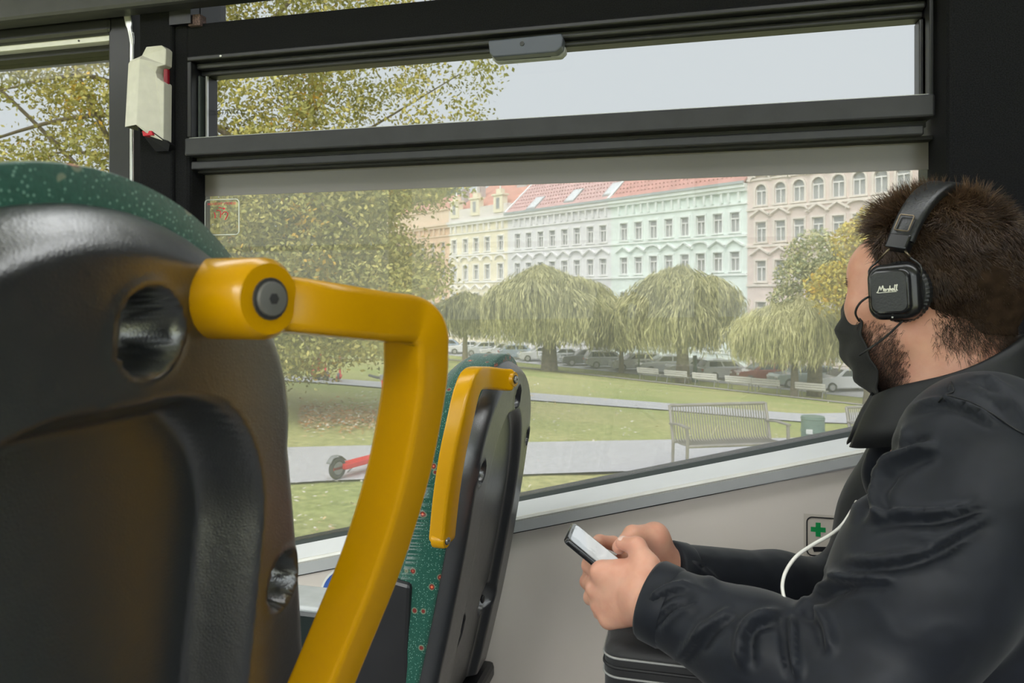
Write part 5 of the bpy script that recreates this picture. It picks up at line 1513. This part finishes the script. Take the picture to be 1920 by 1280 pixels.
for pts, amp, w in [
    ([(1618, 978), (1680, 966), (1760, 962), (1850, 940)], 7, 11), ([(1580, 1050), (1650, 1052), (1740, 1030), (1810, 990)], 6, 12), ([(1545, 1072), (1600, 1085), (1680, 1082)], 6, 11),
    ([(1640, 905), (1690, 862), (1760, 832)], 7, 12), ([(1650, 870), (1700, 838), (1750, 818)], -5, 9), ([(1660, 985), (1640, 930), (1662, 880)], 6, 12), ([(1600, 985), (1612, 920), (1640, 850), (1680, 800)], 8, 13), ([(1622, 960), (1640, 880), (1670, 830)], -8, 9),
    ([(1482, 1152), (1488, 1210), (1496, 1275)], 9, 10), ([(1395, 1260), (1390, 1205), (1410, 1165), (1470, 1148)], 9, 12), ([(1300, 1215), (1335, 1170), (1380, 1140)], 5, 11), ([(1215, 1130), (1255, 1105), (1300, 1098)], 6, 9), ([(1225, 1180), (1260, 1140), (1310, 1120)], -5, 9), ([(1260, 1250), (1300, 1200), (1330, 1160)], 5, 11),
    ([(1520, 1125), (1550, 1170), (1560, 1230)], 7, 13), ([(1490, 1150), (1540, 1105), (1600, 1080)], 9, 12), ([(1700, 1010), (1780, 1000), (1860, 960)], 4, 14), ([(1840, 700), (1880, 740), (1918, 800)], 4, 9), ([(1690, 770), (1760, 752), (1820, 765), (1880, 800)], 5, 8),
    ([(1780, 715), (1786, 740), (1770, 762)], 4, 6), ([(1800, 716), (1850, 735), (1900, 765)], 3, 7), ([(1815, 705), (1860, 715), (1910, 745)], 3, 7),
    ([(1700, 790), (1690, 840), (1650, 900)], 5, 12), ([(1330, 1050), (1370, 1062), (1400, 1085)], 6, 9), ([(1400, 1048), (1440, 1062), (1470, 1095)], 6, 9), ([(1285, 1040), (1310, 1060), (1350, 1100)], 5, 10), ([(1480, 1055), (1520, 1075), (1550, 1060)], 6, 9)]:
    crease(pts, amp * 1.75, w * .85)
dz += .0022 * vnoise(jv * 26, 3) + .0013 * vnoise(jv * 62, 5) + .0010 * (1 - np.abs(vnoise(jv * np.array([38, 38, 70]), 8))) ** 4
jv = jv + N * (dz * np.where(d_ < 1.3, np.maximum(facing, .2), .3))[:, None]
jk = link('jacket', arr_mesh('jacket', jv, jf, [M_jacket], smooth=True), None, person)
# cuff bands
for e, c, cf, r in ((EL, WL, CL, .0475), (ER, WR, CR, .0465)):
    n = (c - e).normalized()
    MB().tube([cf + n * a for a in (-.016, -.012, .010, .014, .014, .004)], [r + .0005, r + .0022, r + .0022, r, r - .005, r - .006], 40, cap=False).obj('cuff', M_jacket, jk, smooth=True)
# stand collar: ring around the neck, higher at the back, split in front
ctr = Vector((P(1772, 700, .955).x, P(1772, 700, .955).y, 0)); prof = []
for k in range(73):
    th = math.radians(4 + 352 * k / 72)                    # 0 = front (-X), 90 = near side
    c_, s_ = math.cos(th), math.sin(th)
    dirv = Vector((-c_, -s_, 0)); near = .5 - .5 * c_      # 0 front .. 1 back
    rx = .088; rtop = .083
    ztop = -.130 + .082 * near ** .75 + .004 * math.sin(3 * th); zlow = -.168 + .070 * near ** .8
    def pt(r_, z_): return ctr + Vector((dirv.x * r_ * 1.05, dirv.y * r_ * .93, z_))
    prof.append([pt(rx + .022, zlow - .028), pt(rx + .012, zlow), pt(rx + .006, zlow * .6 + ztop * .4), pt(rtop + .003 + .004 * near, zlow * .2 + ztop * .8), pt(rtop + .003 * near, ztop), pt(rtop - .003, ztop + .001), pt(rtop - .007, ztop - .004), pt(rtop - .009, zlow * .5 + ztop * .5), pt(rx - .010, zlow)])
MB().rings(prof, cap=True, closed=True).obj('collar', M_collar, jk, smooth=True)
zp = [P(1655, 756, .985), P(1664, 776, .975), P(1667, 792, .97)]
MB().tube(zp, .0022, 6).obj('zip', M_steel, jk); MB().box(-.003, .003, -.0015, .0015, -.012, .0, Matrix.Translation(P(1664, 775, .962))).obj('zip_puller', M_steel, jk, bevel=.0008)
# seams of the jacket, laid on its surface
def on_surface(a, b, off=.0012):
    i = np.argmin((px_ - a) ** 2 + (py_ - b) ** 2 + 1e4 * (facing < .1) + 300 * (d_ - d_.min()))
    return Vector(jv[i] + N[i] * off)
# shoulder yoke seam
def seam(pts):
    pp = [on_surface(p.x, p.y) for p in smoothline([(a, b, 0) for a, b in pts], 5)]
    for _ in range(2): pp = [pp[0]] + [pp[i] * .5 + (pp[i - 1] + pp[i + 1]) * .25 for i in range(1, len(pp) - 1)] + [pp[-1]]
    MB().tube(pp, .0009, 5).obj('seam', M_collar, jk, smooth=True)
seam([(1762, 757), (1800, 752), (1850, 770), (1918, 815)]); seam([(1785, 716), (1790, 735), (1775, 757)])
# trousers and shoes
T_ = SDF((-.30, .80, -1.23), (.62, 1.36, -.52), .008)
for s in (-1, 1):
    hip = Vector((.36, HO.y + s * .10, -.66)); kn = Vector((-.07, HO.y + s * .11, -.67)); an = Vector((-.08, HO.y + s * .11, -1.13))
    T_.cone(hip, kn, .088, .068, .03); T_.cone(kn, kn.lerp(an, .4), .066, .060, .02); T_.cone(kn.lerp(an, .35), an, .060, .048, .02)
T_.ell((.36, HO.y, -.66), (.14, .19, .10), None, .04)
tv, tf = T_.mesh(1)
link('trousers', arr_mesh('trousers', tv, tf, [M_trous], smooth=True), None, person)
for s in (-1, 1):
    y = HO.y + s * .11; K = SDF((-.30, y - .08, -1.24), (.05, y + .08, -1.06), .005)
    K.cone((-.06, y, -1.165), (-.20, y, -1.185), .045, .034, .02); K.cone((-.07, y, -1.10), (-.07, y, -1.16), .045, .045, .02); K.plane_cut((0, 0, FLOOR + .002), (0, 0, -1), (-.4, y - .1, -1.3), (.1, y + .1, -1))
    kv, kf = K.mesh(1); link('shoe', arr_mesh('shoe', kv, kf, [M_leather], smooth=True), None, person)

# ---------------- hair
def head_sample(n, rs):
    q = rs.normal(size=(n, 3)); q /= np.linalg.norm(q, axis=1)[:, None]
    return q
hrs = np.random.RandomState(5)
def strands(n, region, length, flow, rad, nm, mts, seed, seg=4, curl=.25, par=None, lift=0.0):
    rs = np.random.RandomState(seed); q = head_sample(n * 6, rs)
    loc = np.array([-.014, 0, .028]) + q * np.array([.094, .074, .086])      # on the cranium ellipsoid
    ok = region(loc, q, rs); loc, q = loc[ok][:n], q[ok][:n]; m_ = len(loc)
    nrm = q / np.array([.094, .074, .086]); nrm /= np.linalg.norm(nrm, axis=1)[:, None]
    L = length(loc, rs)[:, None]; fl = flow(loc, nrm, rs)
    clump = np.stack([vnoise(loc * 95, s_ + seed) for s_ in (1, 2, 3)], 1)
    d0 = nrm * .42 + fl * 1.1 + clump * curl * 2.0 + rs.normal(size=(m_, 3)) * .22
    d0 /= np.linalg.norm(d0, axis=1)[:, None]
    pts = [loc + nrm * lift]; d = d0
    for k in range(seg):
        d = d + fl * .25 + clump * curl * .8 + rs.normal(size=(m_, 3)) * .13 + np.array([0, 0, -.05])
        d /= np.linalg.norm(d, axis=1)[:, None]
        pts.append(pts[-1] + d * L / seg)
    side = np.cross(d0, rs.normal(size=(m_, 3))); side /= np.linalg.norm(side, axis=1)[:, None]
    s2 = np.cross(d0, side)
    V = []; 
    for k, p in enumerate(pts):
        w = rad * (1 - .85 * (k / seg) ** 1.5)
        for a in (0, 2.094, 4.189): V.append(p + w * (side * math.cos(a) + s2 * math.sin(a)))
    V = np.stack(V, 1); nv = V.shape[1]
    Wd = np.array(HO)[None, None] + V @ HR.T
    base = np.arange(m_)[:, None] * nv; F = []
    for k in range(seg):
        for a in range(3):
            b = (a + 1) % 3
            F.append(np.stack([base[:, 0] + k * 3 + a, base[:, 0] + k * 3 + b, base[:, 0] + k * 3 + 3 + b, base[:, 0] + k * 3 + 3 + a], 1))
    F = np.concatenate(F)
    lightness = vnoise(loc * 40, 9) + .8 * rs.normal(size=m_) + 2.2 * np.clip((loc[:, 2] - .085) * 30, -1, .6) + .6 * (loc[:, 0] < -.08)  # paler strands at random, plus painted backlight on top and back
    mi = np.tile((lightness > .75).astype(int) if len(mts) > 1 else np.zeros(m_, int), seg * 3)
    o = link(nm, arr_mesh(nm, Wd.reshape(-1, 3), F, mts, mi, smooth=True), None, par or person)
    return o
def hairline(loc, q, rs):
    f, l, u = loc.T
    # temple / forehead limit, sides down to the ears, nape
    front = f < .052 + .30 * (u - .085) + .004 * rs.normal(size=len(f))
    low = np.where(f > -.005, u > .015 + 2.2 * np.clip(f - .01, 0, 1), u > -.050 - .35 * np.clip(-f - .03, 0, .08))
    return front & low & ~((u < .0) & (f > -.035))
def hlen(loc, rs):
    f, l, u = loc.T
    top = np.clip((u - .04) / .07, 0, 1)
    return (.0095 + .021 * top + .006 * np.clip((f - .01) / .05, 0, 1) * top) * np.where(np.abs(f + .012 + .028 * np.clip(u / .12, 0, 1)) < .011, .4, 1.0) * rs.uniform(.6, 1.25, len(f))
def hflow(loc, nrm, rs):
    f, l, u = loc.T
    n = len(f); fl = np.zeros((n, 3))
    top = np.clip((u - .05) / .06, 0, 1)
    fl[:, 0] = -.55 * (1 - top) * (f < .02) + .75 * np.clip((f - .015) / .03, 0, 1) + .10 * top * np.sin(40 * l)
    fl[:, 2] = -.75 * (1 - top) + .32 * top
    fl[:, 1] = .25 * np.sign(l) * top
    return fl
# under-layer so that no scalp shines through
U_ = SDF(np.array(HO) - .16, np.array(HO) + .17, .004)
U_.ell(H(-.018, 0, .030), (.0985, .0805, .0895), HR, .01)
U_.cone(H(-.062, 0, -.005), H(-.058, 0, -.045), .055, .044, .02)
for p, n_ in ((H(.040, 0, .075), hF * .92 - hU * .25), (H(-.03, 0, -.052), -hU + hF * .1)):
    U_.plane_cut(p, n_.normalized(), np.array(HO) - .3, np.array(HO) + .3)
pf = H(.004, 0, .016); nn_ = (hF * .72 - hU * .69).normalized(); U_.plane_cut(pf, nn_, np.array(HO) - .3, np.array(HO) + .3)
uv, uf = U_.mesh(1); uN = vnormals(uv, uf); uv = uv + uN * (.0025 * vnoise(uv * 120, 4))[:, None]
hair = link('hair', arr_mesh('hair', uv, uf, [mat('dense_dark_hair', (.030, .018, .011), .95, var=.3, vscale=90, bump=.6, bscale=180, spec=.1)], smooth=True), None, person)
st1 = strands(26000, hairline, hlen, hflow, .00050, 'hair_strands', [M_hair, M_hair2], 3, par=hair, lift=.0068); st1['kind'] = 'stuff'
# nape hair
nrs = np.random.RandomState(8)
def cheap_strands(roots, dirs, L, rad, nm, mt, par, seg=2, seed=1):
    rs = np.random.RandomState(seed); m_ = len(roots); d = dirs / np.linalg.norm(dirs, axis=1)[:, None]
    side = np.cross(d, rs.normal(size=(m_, 3))); side /= np.linalg.norm(side, axis=1)[:, None]; s2 = np.cross(d, side)
    V = []; p = roots.copy()
    for k in range(seg + 1):
        w = rad * (1 - .8 * k / seg)
        for a in (0, 2.094, 4.189): V.append(p + w * (side * math.cos(a) + s2 * math.sin(a)))
        d = d + rs.normal(size=(m_, 3)) * .14; d /= np.linalg.norm(d, axis=1)[:, None]; p = p + d * (L / seg)[:, None]
    V = np.stack(V, 1); nv = V.shape[1]; base = np.arange(m_) * nv; F = []
    for k in range(seg):
        for a in range(3):
            b = (a + 1) % 3; F.append(np.stack([base + k * 3 + a, base + k * 3 + b, base + k * 3 + 3 + b, base + k * 3 + 3 + a], 1))
    o = link(nm, arr_mesh(nm, V.reshape(-1, 3), np.concatenate(F), [mt], smooth=True), None, par); o['kind'] = 'stuff'; return o
bN = vnormals(bv_, bf_); bloc = (bv_ - np.array(HO)) @ HR
f_, l_, u_ = bloc.T
def pick(mask, n, rs):
    i = np.where(mask)[0]; return i[rs.randint(0, len(i), n)]
# beard: jaw and cheek, left and right
prob = (u_ < -.030 - .35 * np.clip(.045 - f_, 0, .06)) & (u_ > -.125) & (f_ > -.002) & (f_ < .066) & (np.abs(l_) < .075) & (np.linalg.norm(bloc, axis=1) < .155)
dens = np.clip((-.022 - u_) / .05, .08, 1) * np.clip((f_ + .005) / .02, .2, 1)
cand = np.where(prob)[0]; cand = cand[nrs.rand(len(cand)) < dens[cand]]
ii = cand[nrs.randint(0, len(cand), 9000)]
dw = np.array([.35, 0, -.9]) @ HR.T
cheap_strands(bv_[ii] + nrs.normal(size=(len(ii), 3)) * .0012, bN[ii] * .45 + dw + nrs.normal(size=(len(ii), 3)) * .35, nrs.uniform(.005, .0105, len(ii)), .00019, 'beard', M_beard, hair, seed=2)
# neck stubble and nape
nm_ = (f_ < -.03) & (u_ > -.088) & (u_ < -.030) & (np.linalg.norm(bloc, axis=1) < .16)
dn = np.clip((u_ + .095) / .05, .02, 1) * np.clip((-.028 - f_) / .03, .05, 1)
cand = np.where(nm_)[0]; cand = cand[nrs.rand(len(cand)) < dn[cand]]
ii = cand[nrs.randint(0, len(cand), 7500)]
dw = np.array([-.15, 0, -1.0]) @ HR.T
cheap_strands(bv_[ii] + nrs.normal(size=(len(ii), 3)) * .0022, bN[ii] * .35 + dw + nrs.normal(size=(len(ii), 3)) * .35, nrs.uniform(.006, .015, len(ii)), .00022, 'nape_hair', M_hair, hair, seed=6)
# temple sideburn
tm = (f_ > -.01) & (f_ < .045) & (u_ > -.02) & (u_ < .075) & (np.abs(l_) > .045)
dn = np.clip((.045 - f_) / .03, .05, 1)
cand = np.where(tm)[0]; cand = cand[nrs.rand(len(cand)) < dn[cand]]; ii = cand[nrs.randint(0, len(cand), 2600)]
dw = np.array([-.25, 0, -.9]) @ HR.T
cheap_strands(bv_[ii], bN[ii] * .4 + dw + nrs.normal(size=(len(ii), 3)) * .25, nrs.uniform(.008, .018, len(ii)), .00032, 'temple_hair', M_hair, hair, seed=7)
# eyebrows
em = (u_ > .012) & (u_ < .024) & (np.abs(l_) > .014) & (np.abs(l_) < .05) & (f_ > .06)
cand = np.where(em)[0]; ii = cand[nrs.randint(0, len(cand), 500)]
dw = np.stack([np.full(500, -.7), np.sign(l_[ii]) * 1.0, np.full(500, .1)], 1) @ HR.T
cheap_strands(bv_[ii], bN[ii] * .2 + dw, nrs.uniform(.004, .007, 500), .0003, 'eyebrow', M_beard, hair, seed=9)
# ================================================================== worn and held things
# ---------------- headphones
hp = thing('headphones', H(0, 0, .10), 'black on-ear headphones with leather headband worn by the seated person', 'headphones')
Rh = Matrix(HR.tolist())
def Hv(p): return H(*p)
tb_ = .0  # headband plane tilts slightly forward-back
def band_pt(a):      # a = angle from left (0) over the top (90) to right (180)
    r = math.radians(a); return (-.006 - .026 * math.sin(r), .100 * math.cos(r), .030 + .103 * math.sin(r))
arc = [Hv(band_pt(a)) for a in np.linspace(18, 162, 33)]
MB().sweep(arc, rrect(.0155, .0062, .005, 4), up=tuple(hU if False else hL), scales=[(1 + .12 * math.sin(math.pi * i / 32), 1 + .25 * math.sin(math.pi * i / 32)) for i in range(33)]).obj('headband', M_leather, hp, auto=60)
for s in (-1, 1):
    a = 18 if s > 0 else 162
    e = Vector(Hv(band_pt(a))); e2 = Vector(Hv(band_pt(a + (14 if s > 0 else -14))))
    dn = (e - e2).normalized(); outw = hL * s; outw = (outw - dn * outw.dot(dn)).normalized(); fw_ = dn.cross(outw).normalized()
    M4 = Matrix((fw_.to_4d(), outw.to_4d(), dn.to_4d(), (0, 0, 0, 1))).transposed(); M4[3][3] = 1
    for r_ in range(3): M4[r_][3] = e[r_]; M4[3][r_] = 0
    MB().box(-.0130, .0130, -.0075, .0085, -.006, .013, M4).obj('slider_block', M_bplast, hp, bevel=.002)
    # small loop above the block
    pr2 = rrect(.0085, .0105, .001, 1)
    MB().tube([M4 @ Vector((x, .0098, y - .020)) for x, y in pr2], .0010, 6, closed=True).obj('loop', mat('aged_brass', (.20, .16, .11), .35, metal=.9), hp)
    # ear cup: rounded square housing, axis along hL
    cup = Vector(H(-.007, s * .103, .000)); ax = (hL * s + hF * (-.02)).normalized()
    cu = (hU - ax * hU.dot(ax)).normalized(); cf_ = ax.cross(cu)
    def ring(h_, w, hh_, r): return [cup + ax * h_ + cf_ * x + cu * y for x, y in rrect(w * .88, hh_ * .93, r * .9, 6)]
    cz = MB().rings([ring(-.012, .032, .034, .018), ring(-.004, .0345, .0365, .018), ring(.004, .0345, .0365, .018), ring(.009, .032, .034, .016), ring(.0105, .0285, .0305, .014)], cap=True).obj('ear_cup', M_bplast, hp, auto=50)
    MB().rings([ring(.010, .0275, .0295, .013), ring(.0135, .0275, .0295, .013), ring(.0160, .0255, .0275, .012)], cap=True).obj('cap', M_bplast, cz, auto=50)
    MB().rings([ring(.0158, .0235, .0255, .010), ring(.0163, .0235, .0255, .010)], cap=True).obj('leather_inset', M_leather, cz)
    # pleated cushion
    def cring(h_, R0, pl): return [cup + ax * h_ + cf_ * ((R0 + pl * (i % 2)) * math.cos(2 * math.pi * i / 88)) * .92 + cu * ((R0 + pl * (i % 2)) * math.sin(2 * math.pi * i / 88)) * .98 for i in range(88)]
    MB().rings([cring(-.028, .030, 0), cring(-.026, .0355, .0006), cring(-.020, .0385, .0010), cring(-.013, .0375, .0010), cring(-.009, .0345, 0)], cap=True).obj('cushion', M_leather, cz, smooth=False)
    # wire yoke
    br = M4 @ Vector((-.008, .002, .011)); br2 = M4 @ Vector((.008, .002, .011))
    yk = mat('aged_brass', (.42, .34, .22), .35, metal=.9)
    for b_, sx in ((br, -1), (br2, 1)):
        sgn = 1 if (b_ - cup).dot(cf_) > 0 else -1
        e0 = cup + cf_ * (.0285 * sgn) + cu * .012 - ax * .003
        p0 = cup + cf_ * (.020 * sgn) + cu * .039 - ax * .003
        MB().tube(smoothline([b_, p0.lerp(b_, .3), p0, cup + cf_ * (.031 * sgn) + cu * .028 - ax * .002, e0], 5), .00125, 8).obj('wire_yoke', yk if False else M_bplast, cz, smooth=True)
        MB().tube([b_, b_.lerp(p0, .9)], .0013, 8).obj('wire', yk, cz, smooth=True)
    if s > 0:
        # script logo drawn as pen strokes
        def pen(pts, r=.00052):
            pp = [cup + ax * .0168 - cf_ * x + cu * y for x, y in pts]
            return MB().tube([Vector(p) for p in smoothline([tuple(q) for q in pp], 3)], r, 5)
        sgnx = 1 if (-cf_).dot(Vector((CS, SN, 0))) > 0 else -1
        k = .00080
        letters = [[(-17, -5), (-15.5, -3.5), (-14, 0), (-12.5, 4.5), (-11.8, 1), (-11.2, -1.8), (-9.6, 1.6), (-8, 5), (-7.4, 1), (-7.2, -3.5)],
                   [(-4.6, -.4), (-5.8, .2), (-6.6, -1.8), (-5.8, -3.4), (-4.8, -2.2), (-4.4, -.2), (-4.4, -3.4), (-3.8, -3.2)],
                   [(-3.0, -.2), (-2.9, -3.3), (-2.6, -1.0), (-1.4, -.1)],
                   [(1.0, -.2), (-.4, -.3), (-.2, -1.6), (.9, -2.2), (.5, -3.4), (-.8, -3.2)],
                   [(2.6, 4.6), (2.2, .0), (2.0, -3.4), (2.6, -1.0), (3.8, -.4), (4.0, -3.4)],
                   [(7.2, -.4), (6.0, .2), (5.2, -1.8), (6.0, -3.4), (7.0, -2.2), (7.4, -.2), (7.4, -3.4)],
                   [(8.8, -3.3), (9.2, 0), (10.6, 4.6), (10.0, 5.0), (9.2, 1.0), (9.4, -3.2), (10.4, -3.3)],
                   [(11.6, -3.3), (12.0, 0), (13.4, 4.8), (12.8, 5.2), (12.0, 1.0), (12.2, -3.2), (13.4, -2.8)]]
        mm2 = MB()
        for L_ in letters:
            q = [(x * k * sgnx, y * k + .0035 + (x * .0045 * k * 8) * 0) for x, y in L_]
            t_ = pen(q, .00062); mm2.add(t_.v, t_.f)
        t_ = pen([(x * k * sgnx, y * k + .0035) for x, y in [(-18, -4.6), (-15, -5.6), (-8, -5.3), (2, -5.0), (12, -4.7)]], .00045); mm2.add(t_.v, t_.f)
        mm2.obj('logo', mat('cream_lettering', (.80, .78, .68), .4), cz, smooth=True)
        MB().ball(cup + ax * .010 - cu * .031 + cf_ * .0, .0012, 8, 6).obj('microphone_dot', M_steel, cz)
# ---------------- face mask
mk = thing('face_mask', H(.10, 0, -.06), 'dark cloth face mask with cord ear loops on the seated person', 'face mask')
NT, NR = 41, 25
V = []; 
for j in range(NR):
    v = j / (NR - 1)                                   # 0 top (nose), 1 bottom (under the chin)
    u0 = .000 - .136 * v
    for i in range(NT):
        w = -1 + 2 * i / (NT - 1); a = abs(w)
        half = (.056 + .008 * math.sin(math.pi * min(1, v * 1.1))) 
        # profile over nose, mouth, chin
        mid = np.interp(v, [0, .18, .34, .5, .7, .86, 1], [.103, .118, .122, .119, .112, .100, .072])
        sidef = np.interp(v, [0, .3, .6, 1], [.068, .056, .047, .040])
        f = sidef + (mid - sidef) * (1 - a ** 1.9)
        uu = u0 - .012 * a * (1 - 2 * v) - .008 * a * (v > .8)
        u_top = uu
        pl = .0032 * math.sin(v * math.pi * 7 + .8 * math.sin(3 * w)) * (1 - .35 * a) * (0.15 < v < .95) + .0022 * math.sin(9 * w + 11 * v)
        V.append(H(f + pl, w * half * (1.05), u_top))
n = len(V); inner = [p - (hF * .0018) for p in V]
F = []
for j in range(NR - 1):
    for i in range(NT - 1):
        q = j * NT + i; F.append((q, q + 1, q + NT + 1, q + NT)); F.append((n + q, n + q + NT, n + q + NT + 1, n + q + 1))
edge = [i for i in range(NT)] + [(j * NT + NT - 1) for j in range(1, NR)] + [(NR - 1) * NT + i for i in range(NT - 2, -1, -1)] + [j * NT for j in range(NR - 2, 0, -1)]
for a_, b_ in zip(edge, edge[1:] + edge[:1]): F.append((a_, b_, n + b_, n + a_))
MB().add(V + inner, F).obj('cloth', M_mask, mk, smooth=True)
# piping along the edges, then ear loops
E = lambda j, i: V[j * NT + i]
for i in (0, NT - 1): MB().tube([E(j, i) for j in range(NR)], .0016, 6).obj('side_binding', M_cord, mk, smooth=True)
MB().tube([E(0, i) for i in range(NT)], .0014, 6).obj('top_binding', M_cord, mk, smooth=True); MB().tube([E(NR - 1, i) for i in range(NT)], .0014, 6).obj('bottom_binding', M_cord, mk, smooth=True)
loops = ([(1611, 602, .936), (1604, 587, .925), (1610, 571, .919), (1622, 560, .917), (1637, 553, .935)], [(1611, 666, .930), (1632, 652, .920), (1660, 632, .918), (1692, 602, .905)])
for s in (1, -1):
    for lp in loops:
        q = [P(*t_) for t_ in lp]
        if s < 0: q = [p_ - hL * (2 * (p_ - HO).dot(hL)) for p_ in q]
        MB().tube(smoothline(q, 6), .0014, 6).obj('ear_loop', M_cord, mk, smooth=True)
# ---------------- phone
ph = thing('phone', P(1125, 1045, 1.01), 'slim black smartphone with bright screen held in both hands', 'phone')
pa = (P(1064, 993, 1.02) - P(1168, 1078, 1.005)).normalized(); pwid = (P(1086, 988, 1.055) - P(1050, 1002, .985)); pwid = (pwid - pa * pwid.dot(pa)).normalized(); pn = pa.cross(pwid)
if pn.z < 0: pn = -pn
pc = P(1064, 995, 1.02) - pa * .074
PM4 = Matrix((pwid.to_4d(), pa.to_4d(), pn.to_4d(), (0, 0, 0, 1))).transposed()
for r_ in range(3): PM4[r_][3] = pc[r_]; PM4[3][r_] = 0
PM4[3][3] = 1
pr = rrect(.035, .073, .007, 5)
MB().rings([[PM4 @ Vector((x * .97, y * .985, -.004)) for x, y in pr], [PM4 @ Vector((x, y, -.0025)) for x, y in pr], [PM4 @ Vector((x, y, .0025)) for x, y in pr], [PM4 @ Vector((x * .97, y * .985, .004)) for x, y in pr]]).obj('phone_body', mat('phone_black', (.012, .012, .014), .2, spec=.6), ph, auto=40)
MB().rings([[PM4 @ Vector((x * .96, y * .975, .0040)) for x, y in pr], [PM4 @ Vector((x * .955, y * .97, .0044)) for x, y in pr]]).obj('bezel_glass', mat('phone_glass', (.02, .02, .022), .03, spec=.9, coat=1.0), ph)
def screen_mat():
    m = bpy.data.materials.new('lit_screen'); m.use_nodes = True
    nt = m.node_tree; n = nt.nodes; b = n['Principled BSDF']
    b.inputs['Base Color'].default_value = (.05, .05, .05, 1); b.inputs['Roughness'].default_value = .08; b.inputs['Coat Weight'].default_value = 1.0; b.inputs['Coat Roughness'].default_value = .02
    t = n.new('ShaderNodeTexCoord'); x = n.new('ShaderNodeTexNoise'); x.inputs['Scale'].default_value = 28; x.inputs['Detail'].default_value = 5
    r = n.new('ShaderNodeValToRGB'); e = r.color_ramp.elements
    e[0].position = .42; e[0].color = (.50, .54, .57, 1); e[1].position = .5; e[1].color = (.72, .76, .79, 1)
    nt.links.new(t.outputs['Object'], x.inputs['Vector']); nt.links.new(x.outputs['Fac'], r.inputs['Fac']); nt.links.new(r.outputs['Color'], b.inputs['Emission Color'])
    b.inputs['Emission Strength'].default_value = .75
    return m
MB().rings([[PM4 @ Vector((x * .90, y * .92, .0043)) for x, y in pr], [PM4 @ Vector((x * .90, y * .92, .0046)) for x, y in pr]]).obj('screen', screen_mat(), ph)
for y0, y1 in ((.02, .034), (.040, .048)):
    MB().box(-.0365, -.0345, y0, y1, -.001, .001, PM4).obj('side_button', M_bplast, ph, bevel=.0004)
MB().box(-.008, .008, .0685, .0695, .0043, .0049, PM4).obj('earpiece', M_bplast, ph)
# ---------------- white cable
cb = [P(1606, 940, .93), P(1594, 962, .905), P(1578, 985, .895), P(1556, 1003, .885), P(1524, 1021, .88), P(1494, 1042, .875), P(1474, 1070, .87), P(1467, 1098, .865), P(1472, 1126, .85), P(1482, 1148, .84), P(1500, 1170, .85)]
wc = thing('white_cable', P(1480, 1146, .89), 'white headphone cable looping from the jacket front to forearm', 'cable')
MB().tube(smoothline(cb, 6), .0021, 8).obj('upper_run', M_white, wc, smooth=True)
cb2 = [P(1482, 1148, .84), P(1462, 1137, .85), P(1436, 1132, .875), P(1410, 1132, .90), P(1388, 1136, .93), P(1330, 1150, 1.0), P(1260, 1150, 1.02), P(1190, 1110, 1.02), pc - pa * .074]
MB().tube(smoothline(cb2, 6), .0021, 8).obj('lower_run', M_white, wc, smooth=True)
# ---------------- bag on the lap
bag = thing('laptop_bag', (.05, HO.y, -.56), 'black bag with grey piping on the lap of the seated person', 'bag')
bx0 = P(1118, 1225, .96).x; zt_ = -.437
yb0, yb1 = .945, 1.30
def bring(z, ins, r=.022):
    cx_, cy_ = (bx0 + .36) / 2 + .02, (yb0 + yb1) / 2; w = (.38 - bx0) / 2; h_ = (yb1 - yb0) / 2
    return [(cx_ + x, cy_ + y, z) for x, y in rrect(w - ins, h_ - ins, r, 5)]
MB().rings([bring(zt_ - .15, .006), bring(zt_ - .145, 0), bring(zt_ - .016, 0), bring(zt_ - .012, .001), bring(zt_ - .006, .006), bring(zt_ - .002, .016), bring(zt_, .05)]).obj('bag_body', mat('black_nylon', (.007, .007, .008), .6, var=.15, vscale=60, bump=.25, bscale=500, sheen=.2), bag, smooth=True)
for dz_ in (.018, .042): MB().tube([(x, y, zt_ - dz_) for x, y, z in bring(0, -.001)], .0015, 6, closed=True).obj('piping', mat('grey_piping', (.30, .30, .29), .5), bag, smooth=True)
MB().tube([(x, y, zt_ - .030) for x, y, z in bring(0, -.0005)], .0022, 6, closed=True).obj('zip', M_rubber, bag, smooth=True)
# seat under the passenger
make_seat('dark bus seat under the seated person', .575, HO.y, -.16, .195, .17, .03, .205, .60, [], (.150, .085, .11, .13, .020), None, thick=.06)
